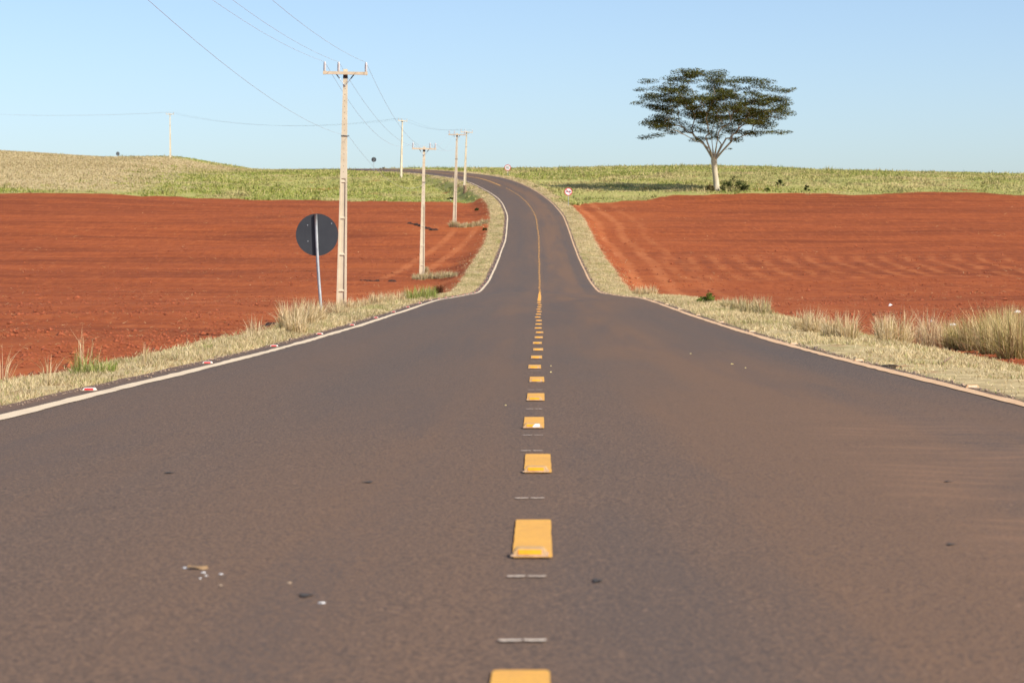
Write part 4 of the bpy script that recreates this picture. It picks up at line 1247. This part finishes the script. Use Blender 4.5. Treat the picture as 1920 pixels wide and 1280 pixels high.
def make_tree():
    rng = np.random.default_rng(305)
    base = on_ground(at(1344, 361, TREE_Y).x, TREE_Y)
    root = empty('tree', base)
    S = TREE_Y / F                                   # metres a pixel
    def P(px, py, dy=0.0): return Vector(((px - 1344) * S, dy, (361 - py) * S))
    fork = P(1338.5, 300)
    tr = MB()
    tp = [P(1343.5, 366), P(1343.5, 361), P(1342.8, 345), P(1341, 330), P(1339.3, 315), P(1338.5, 304), P(1338, 297)]
    tr.tube(tp, [.60, .47, .40, .37, .385, .43, .34], 14)
    tr.build('trunk', M['bark'], root, True)
    # foliage pads: an open, layered, flat-topped crown (centre x, y in picture units, spread)
    pads = []
    def pad(px, py, dy, r): pads.append((P(px, py, dy), r))
    # outline pads seen in the photograph's silhouette
    out = [(1203, 170, 1.2), (1216, 155, 1.5), (1198, 197, 1.3), (1222, 190, 1.5), (1212, 236, 1.4), (1228, 228, 1.6), (1212, 259, 1.3), (1232, 256, 1.3), (1250, 246, 1.6),
           (1240, 168, 1.8), (1262, 150, 1.8), (1280, 140, 1.9), (1298, 139, 1.8), (1318, 146, 1.8), (1245, 195, 1.7), (1262, 180, 1.9), (1262, 212, 1.6), (1244, 233, 1.5),
           (1340, 158, 1.8), (1362, 158, 1.9), (1385, 154, 2.0), (1405, 155, 2.0), (1425, 160, 2.0), (1444, 168, 1.8), (1462, 175, 1.6), (1478, 172, 1.0), (1487, 170, .7),
           (1448, 192, 1.6), (1468, 194, 1.3), (1480, 196, .9), (1455, 209, 1.5), (1478, 212, 1.2), (1462, 226, 1.0), (1440, 222, 1.5), (1418, 236, 1.4), (1438, 240, 1.5),
           (1458, 249, 1.2), (1478, 249, 1.0), (1466, 253, .8), (1302, 268, 1.1), (1312, 262, 1.3), (1380, 262, 1.2), (1368, 250, 1.6), (1352, 240, 1.8), (1345, 255, 1.3), (1367, 283, .4),
           (1350, 228, 1.7), (1362, 238, 1.7), (1374, 246, 1.5), (1385, 236, 1.5), (1392, 252, 1.2), (1340, 262, 1.1), (1328, 252, 1.3), (1316, 246, 1.5), (1300, 240, 1.5), (1288, 248, 1.2),
           (1276, 232, 1.5), (1305, 222, 1.6), (1326, 230, 1.6), (1340, 215, 1.7), (1400, 222, 1.5), (1412, 208, 1.5), (1330, 200, 1.7), (1378, 268, 1.0), (1290, 215, 1.5)]
    for px, py, r in out: pad(px, py, float(rng.uniform(-3.0, 3.0)), r)
    k = 0
    while k < 235:
        a_ = rng.uniform(0, 6.283); q = math.sqrt(rng.uniform(0, 1)) * 9.7
        x = q * math.cos(a_); y = q * math.sin(a_)
        e = q / 9.7
        top = 225 - 62 * e ** 2.2 - 6 * math.sin(x * .5); top_m = (361 - 132) * S - 3.4 * e ** 2.0 - (1.1 if x > 1.0 else 0)
        lo_m = (361 - (270 if e < .45 else 258)) * S + 0.3
        z = lo_m + (top_m - lo_m) * rng.beta(1.5, 1.0)
        if vnoise(np.array(x / 2.6 + 9), np.array(z / 1.1), 44) < -.3: continue
        pads.append((Vector((x - .2, y, z)), rng.uniform(.8, 1.75)))
        k += 1
    # limbs: each pad hangs on the nearest part of the skeleton, which grows from the fork outwards
    nodes = [(fork, None, 0.0)]
    stems = [P(1322, 262, -.8), P(1318, 268, 1.2), P(1334, 252, 1.0), P(1346, 250, -1.3), P(1362, 262, .8), P(1370, 268, -1.6), P(1355, 272, 2.2)]
    kids = {}
    def link_node(p, par):
        nodes.append((p, par, nodes[par][2] + (p - nodes[par][0]).length)); return len(nodes) - 1
    stem_ids = []
    for s_ in stems:
        mid = fork.lerp(s_, .5) + Vector((0, 0, -.1)) 
        a_ = link_node(mid, 0); b_ = link_node(s_, a_); stem_ids.append(a_)
    order = sorted(range(len(pads)), key=lambda i: (pads[i][0] - fork).length)
    for i in order:
        p = pads[i][0] - Vector((0, 0, .12))
        best = None; bc = 1e9
        for j, (q, par, ln) in enumerate(nodes):
            if j == 0: continue
            v = p - q
            c = v.length + .30 * ln + (2.5 if v.z < -.3 else 0)
            if c < bc: bc = c; best = j
        q = nodes[best][0]
        d = p - q
        a1 = q + d * .38 + Vector((rng.normal(0, .12), rng.normal(0, .12), d.length * .07))
        a2 = q + d * .72 + Vector((rng.normal(0, .12), rng.normal(0, .12), d.length * .06))
        link_node(p, link_node(a2, link_node(a1, best)))
    cnt = [0.0] * len(nodes)
    child = [[] for _ in nodes]
    for j in range(1, len(nodes)): child[nodes[j][1]].append(j)
    for j in reversed(range(len(nodes))):
        cnt[j] = 1.0 if not child[j] else sum(cnt[c] for c in child[j])
    rad = [min(.32, .016 * c ** .58 + .003) for c in cnt]
    # one limb object per main stem
    for sid in stem_ids:
        b = MB()
        b.tube([fork + Vector((0, 0, -.35)), nodes[sid][0]], [max(.16, rad[sid]) * 1.15, rad[sid]], 8)
        stack = [sid]
        while stack:
            j = stack.pop()
            for c in child[j]:
                b.tube([nodes[j][0], nodes[c][0]], [min(rad[j], rad[c] * 1.3), rad[c]], 6 if rad[c] > .05 else 4, False)
                stack.append(c)
        b.build('limb', M['limb'], root, True)
    cols = [(0.090, 0.100, 0.024), (0.135, 0.132, 0.032), (0.175, 0.155, 0.042), (0.066, 0.080, 0.024), (0.045, 0.060, 0.024)]
    V, T, C = leaf_cloud([p for p, r in pads], [r * 1.06 for p, r in pads], 118, .115, rng, cols, [.28, .26, .16, .18, .12], .25)
    np_mesh('crown', V, T, M['leaves'], C, root)
    tag(root, 'lone flat-topped spreading tree with pale trunk at the field edge', 'tree')
make_tree()

# stump by the fourth pole
g = on_ground(at(872, 381, 338).x, 338.0)
b = MB(); b.tube([g + Vector((0, 0, -.2)), g + Vector((.02, 0, .5)), g + Vector((-.05, 0, 1.0))], [.32, .25, .20], 9)
tag(b.build('stump', M['stick']), 'brown dead stump in front of a far pole', 'stump')

# ------------------------------------------------------------------ litter, sticks and pebbles
def crumple(name, loc, sx, sy, sz, mat, seed, label, cat, group=None, flat=False):
    rng = random.Random(seed)
    bm = bmesh.new()
    bmesh.ops.create_icosphere(bm, subdivisions=2, radius=1.0)
    for v in bm.verts:
        q = 1 + rng.uniform(-.32, .28)
        v.co = Vector((v.co.x * sx * q, v.co.y * sy * q, max(-.2, v.co.z) * sz * q))
    me = bpy.data.meshes.new(name); bm.to_mesh(me); bm.free()
    me.materials.append(mat)
    o = link(bpy.data.objects.new(name, me)); o.location = loc; o.rotation_euler = (0, 0, rng.uniform(0, 6))
    tag(o, label, cat, group)
for i, (px, py, w, h, lab) in enumerate([(1669, 574, 9, 5, 'round white scrap of litter lying on the right red field'),
                                    (1787, 610, 14, 4, 'white torn scrap of litter behind the straw clumps'),
                                    (1907, 586, 14, 5, 'grey-white scrap of litter behind the bushy grass clumps'),
                                    (1746, 604, 5, 5, 'small cream scrap of litter between the straw stalks'),
                                    (845, 376, 4, 2, 'pale scrap of litter where the left pasture begins'),
                                    (310, 673, 8, 3, 'flattened pale bottle-like scrap on the pole-side verge')]):
    g = ground_at(px, py); s_ = g.y / F
    crumple('litter_scrap', g + Vector((0, 0, .01)), w * s_ * .5, w * s_ * .4, h * s_ * .8, M['litter'], 40 + i, lab, 'litter')
for i, (px, py, r) in enumerate([(1373, 688, 2.4), (1398, 695, 1.6), (1295, 669, 1.8), (1033, 702, 2.2), (1033, 690, 1.4), (948, 763, 1.8)]):
    Y = 3400.0 / (py - 541); X = (px - 960) / F * Y; s_ = Y / F
    crumple('pebble', Vector((X, Y, float(road_z(X, Y)) + .001)), r * s_ * 1.1, r * s_, r * s_ * .8, M['pebble'], 60 + i, 'little yellow pebble lying loose on the asphalt', 'pebble', 'pebbles on the road')
for i, (px, py, w) in enumerate([(379, 1074, 9), (384, 1080, 5), (373, 1085, 5), (412, 1077, 8), (411, 1098, 8), (602, 1132, 13), (346, 1065, 12), (541, 1094, 8)]):
    Y = 3400.0 / (py - 540); X = (px - 960) / F * Y; s_ = Y / F
    crumple('paint_flake', Vector((X, Y, float(road_z(X, Y)) + .0015)), w * s_ * .36, w * s_ * .6, .002, M['litter'] if i not in (4, 7) else M['refl_pale'], 80 + i, 'tiny white flake lying on the left lane asphalt', 'flake', 'white flakes on the left lane')
# dry leaf with its curl
Y = 3400.0 / (1066 - 540); X = (368 - 960) / F * Y; z0 = float(road_z(X, Y)) + .003
vs = []; fs = []
for k in range(9):
    t = k / 8; x = (t - .5) * .055; wv = .016 * math.sin(math.pi * t) + .001
    vs += [(X + x, Y - wv, z0 + .004 * math.sin(t * 5)), (X + x, Y, z0 + .004 + .002 * t), (X + x, Y + wv, z0 + .004 + .002 * math.cos(t * 4))]
for k in range(8):
    fs += [(3*k, 3*k+3, 3*k+4, 3*k+1), (3*k+1, 3*k+4, 3*k+5, 3*k+2)]
o = mesh_obj('dry_leaf', vs, fs, M['deadleaf'])
o.modifiers.new('thick', 'SOLIDIFY').thickness = .0006
tag(o, 'curled brown dry leaf among white flakes on the left lane', 'leaf')

def stick(pts, rad, mat, label, name='stick', group=None):
    b = MB()
    P_ = []
    for (px, py, dz) in pts:
        g = ground_at(px, py); P_.append(g + Vector((0, 0, dz)))
    b.tube(P_, [rad, rad * .9] + [rad * .6] * (len(P_) - 2), 6)
    tag(b.build(name, mat), label, 'stick', group)
stick([(1764, 683, .01), (1775, 680, .03), (1786, 675, .04)], .010, M['stick'], 'dark broken stick lying on the tree-side verge')
stick([(1655, 690, .02), (1675, 691, .03), (1692, 692, .02)], .012, M['deadleaf'], 'rusty-brown fallen stalk beside a dusty stud')
stick([(1660, 694, .02), (1680, 693, .02), (1698, 690, .03)], .009, M['deadleaf'], 'thin rusty-brown stalk lying across the fallen one')
stick([(490, 613, .02), (504, 613, .03), (512, 612, .03)], .012, M['deadleaf'], 'pale stick at the mouth of the dark hollow')
# shade of a hollow by the thick clumps, painted dark on a low raised patch
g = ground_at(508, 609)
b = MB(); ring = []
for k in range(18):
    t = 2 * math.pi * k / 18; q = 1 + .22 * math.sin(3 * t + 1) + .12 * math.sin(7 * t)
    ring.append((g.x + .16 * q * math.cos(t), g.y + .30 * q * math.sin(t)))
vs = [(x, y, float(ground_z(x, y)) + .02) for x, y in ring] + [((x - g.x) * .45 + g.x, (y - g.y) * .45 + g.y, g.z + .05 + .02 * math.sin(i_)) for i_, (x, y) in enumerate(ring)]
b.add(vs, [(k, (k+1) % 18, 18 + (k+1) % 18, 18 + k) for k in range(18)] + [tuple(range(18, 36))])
tag(b.build('hollow_shade', M['clod_and_shade']), 'painted shade of a small hollow at the field edge beside the thick clumps', 'hollow')

# dark ragged ridges of upturned soil on the left field
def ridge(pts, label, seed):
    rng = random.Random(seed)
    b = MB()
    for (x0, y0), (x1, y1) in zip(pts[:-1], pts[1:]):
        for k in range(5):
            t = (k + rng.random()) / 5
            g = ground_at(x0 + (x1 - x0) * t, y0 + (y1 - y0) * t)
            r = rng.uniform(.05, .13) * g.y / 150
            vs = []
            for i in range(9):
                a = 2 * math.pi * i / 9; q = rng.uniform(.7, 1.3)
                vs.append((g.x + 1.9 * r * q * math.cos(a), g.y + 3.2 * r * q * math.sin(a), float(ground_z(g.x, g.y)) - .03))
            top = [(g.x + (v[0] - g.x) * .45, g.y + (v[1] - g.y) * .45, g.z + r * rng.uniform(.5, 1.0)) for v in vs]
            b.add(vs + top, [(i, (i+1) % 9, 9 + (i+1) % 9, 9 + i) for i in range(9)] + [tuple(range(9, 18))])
    tag(b.build('soil_ridge', M['clod_and_shade']), label, 'soil ridge')
ridge([(765, 419), (785, 423), (806, 430)], 'dark slanting ridge of clods behind the second pole', 5)
ridge([(808, 432), (817, 432)], 'short dark clod ridge between the second and third poles', 6)
ridge([(676, 526), (694, 527), (712, 528)], 'low dark clod ridge on the red field past the first pole', 7)
ridge([(733, 528), (741, 528)], 'small dark clod patch between the first and second poles', 8)
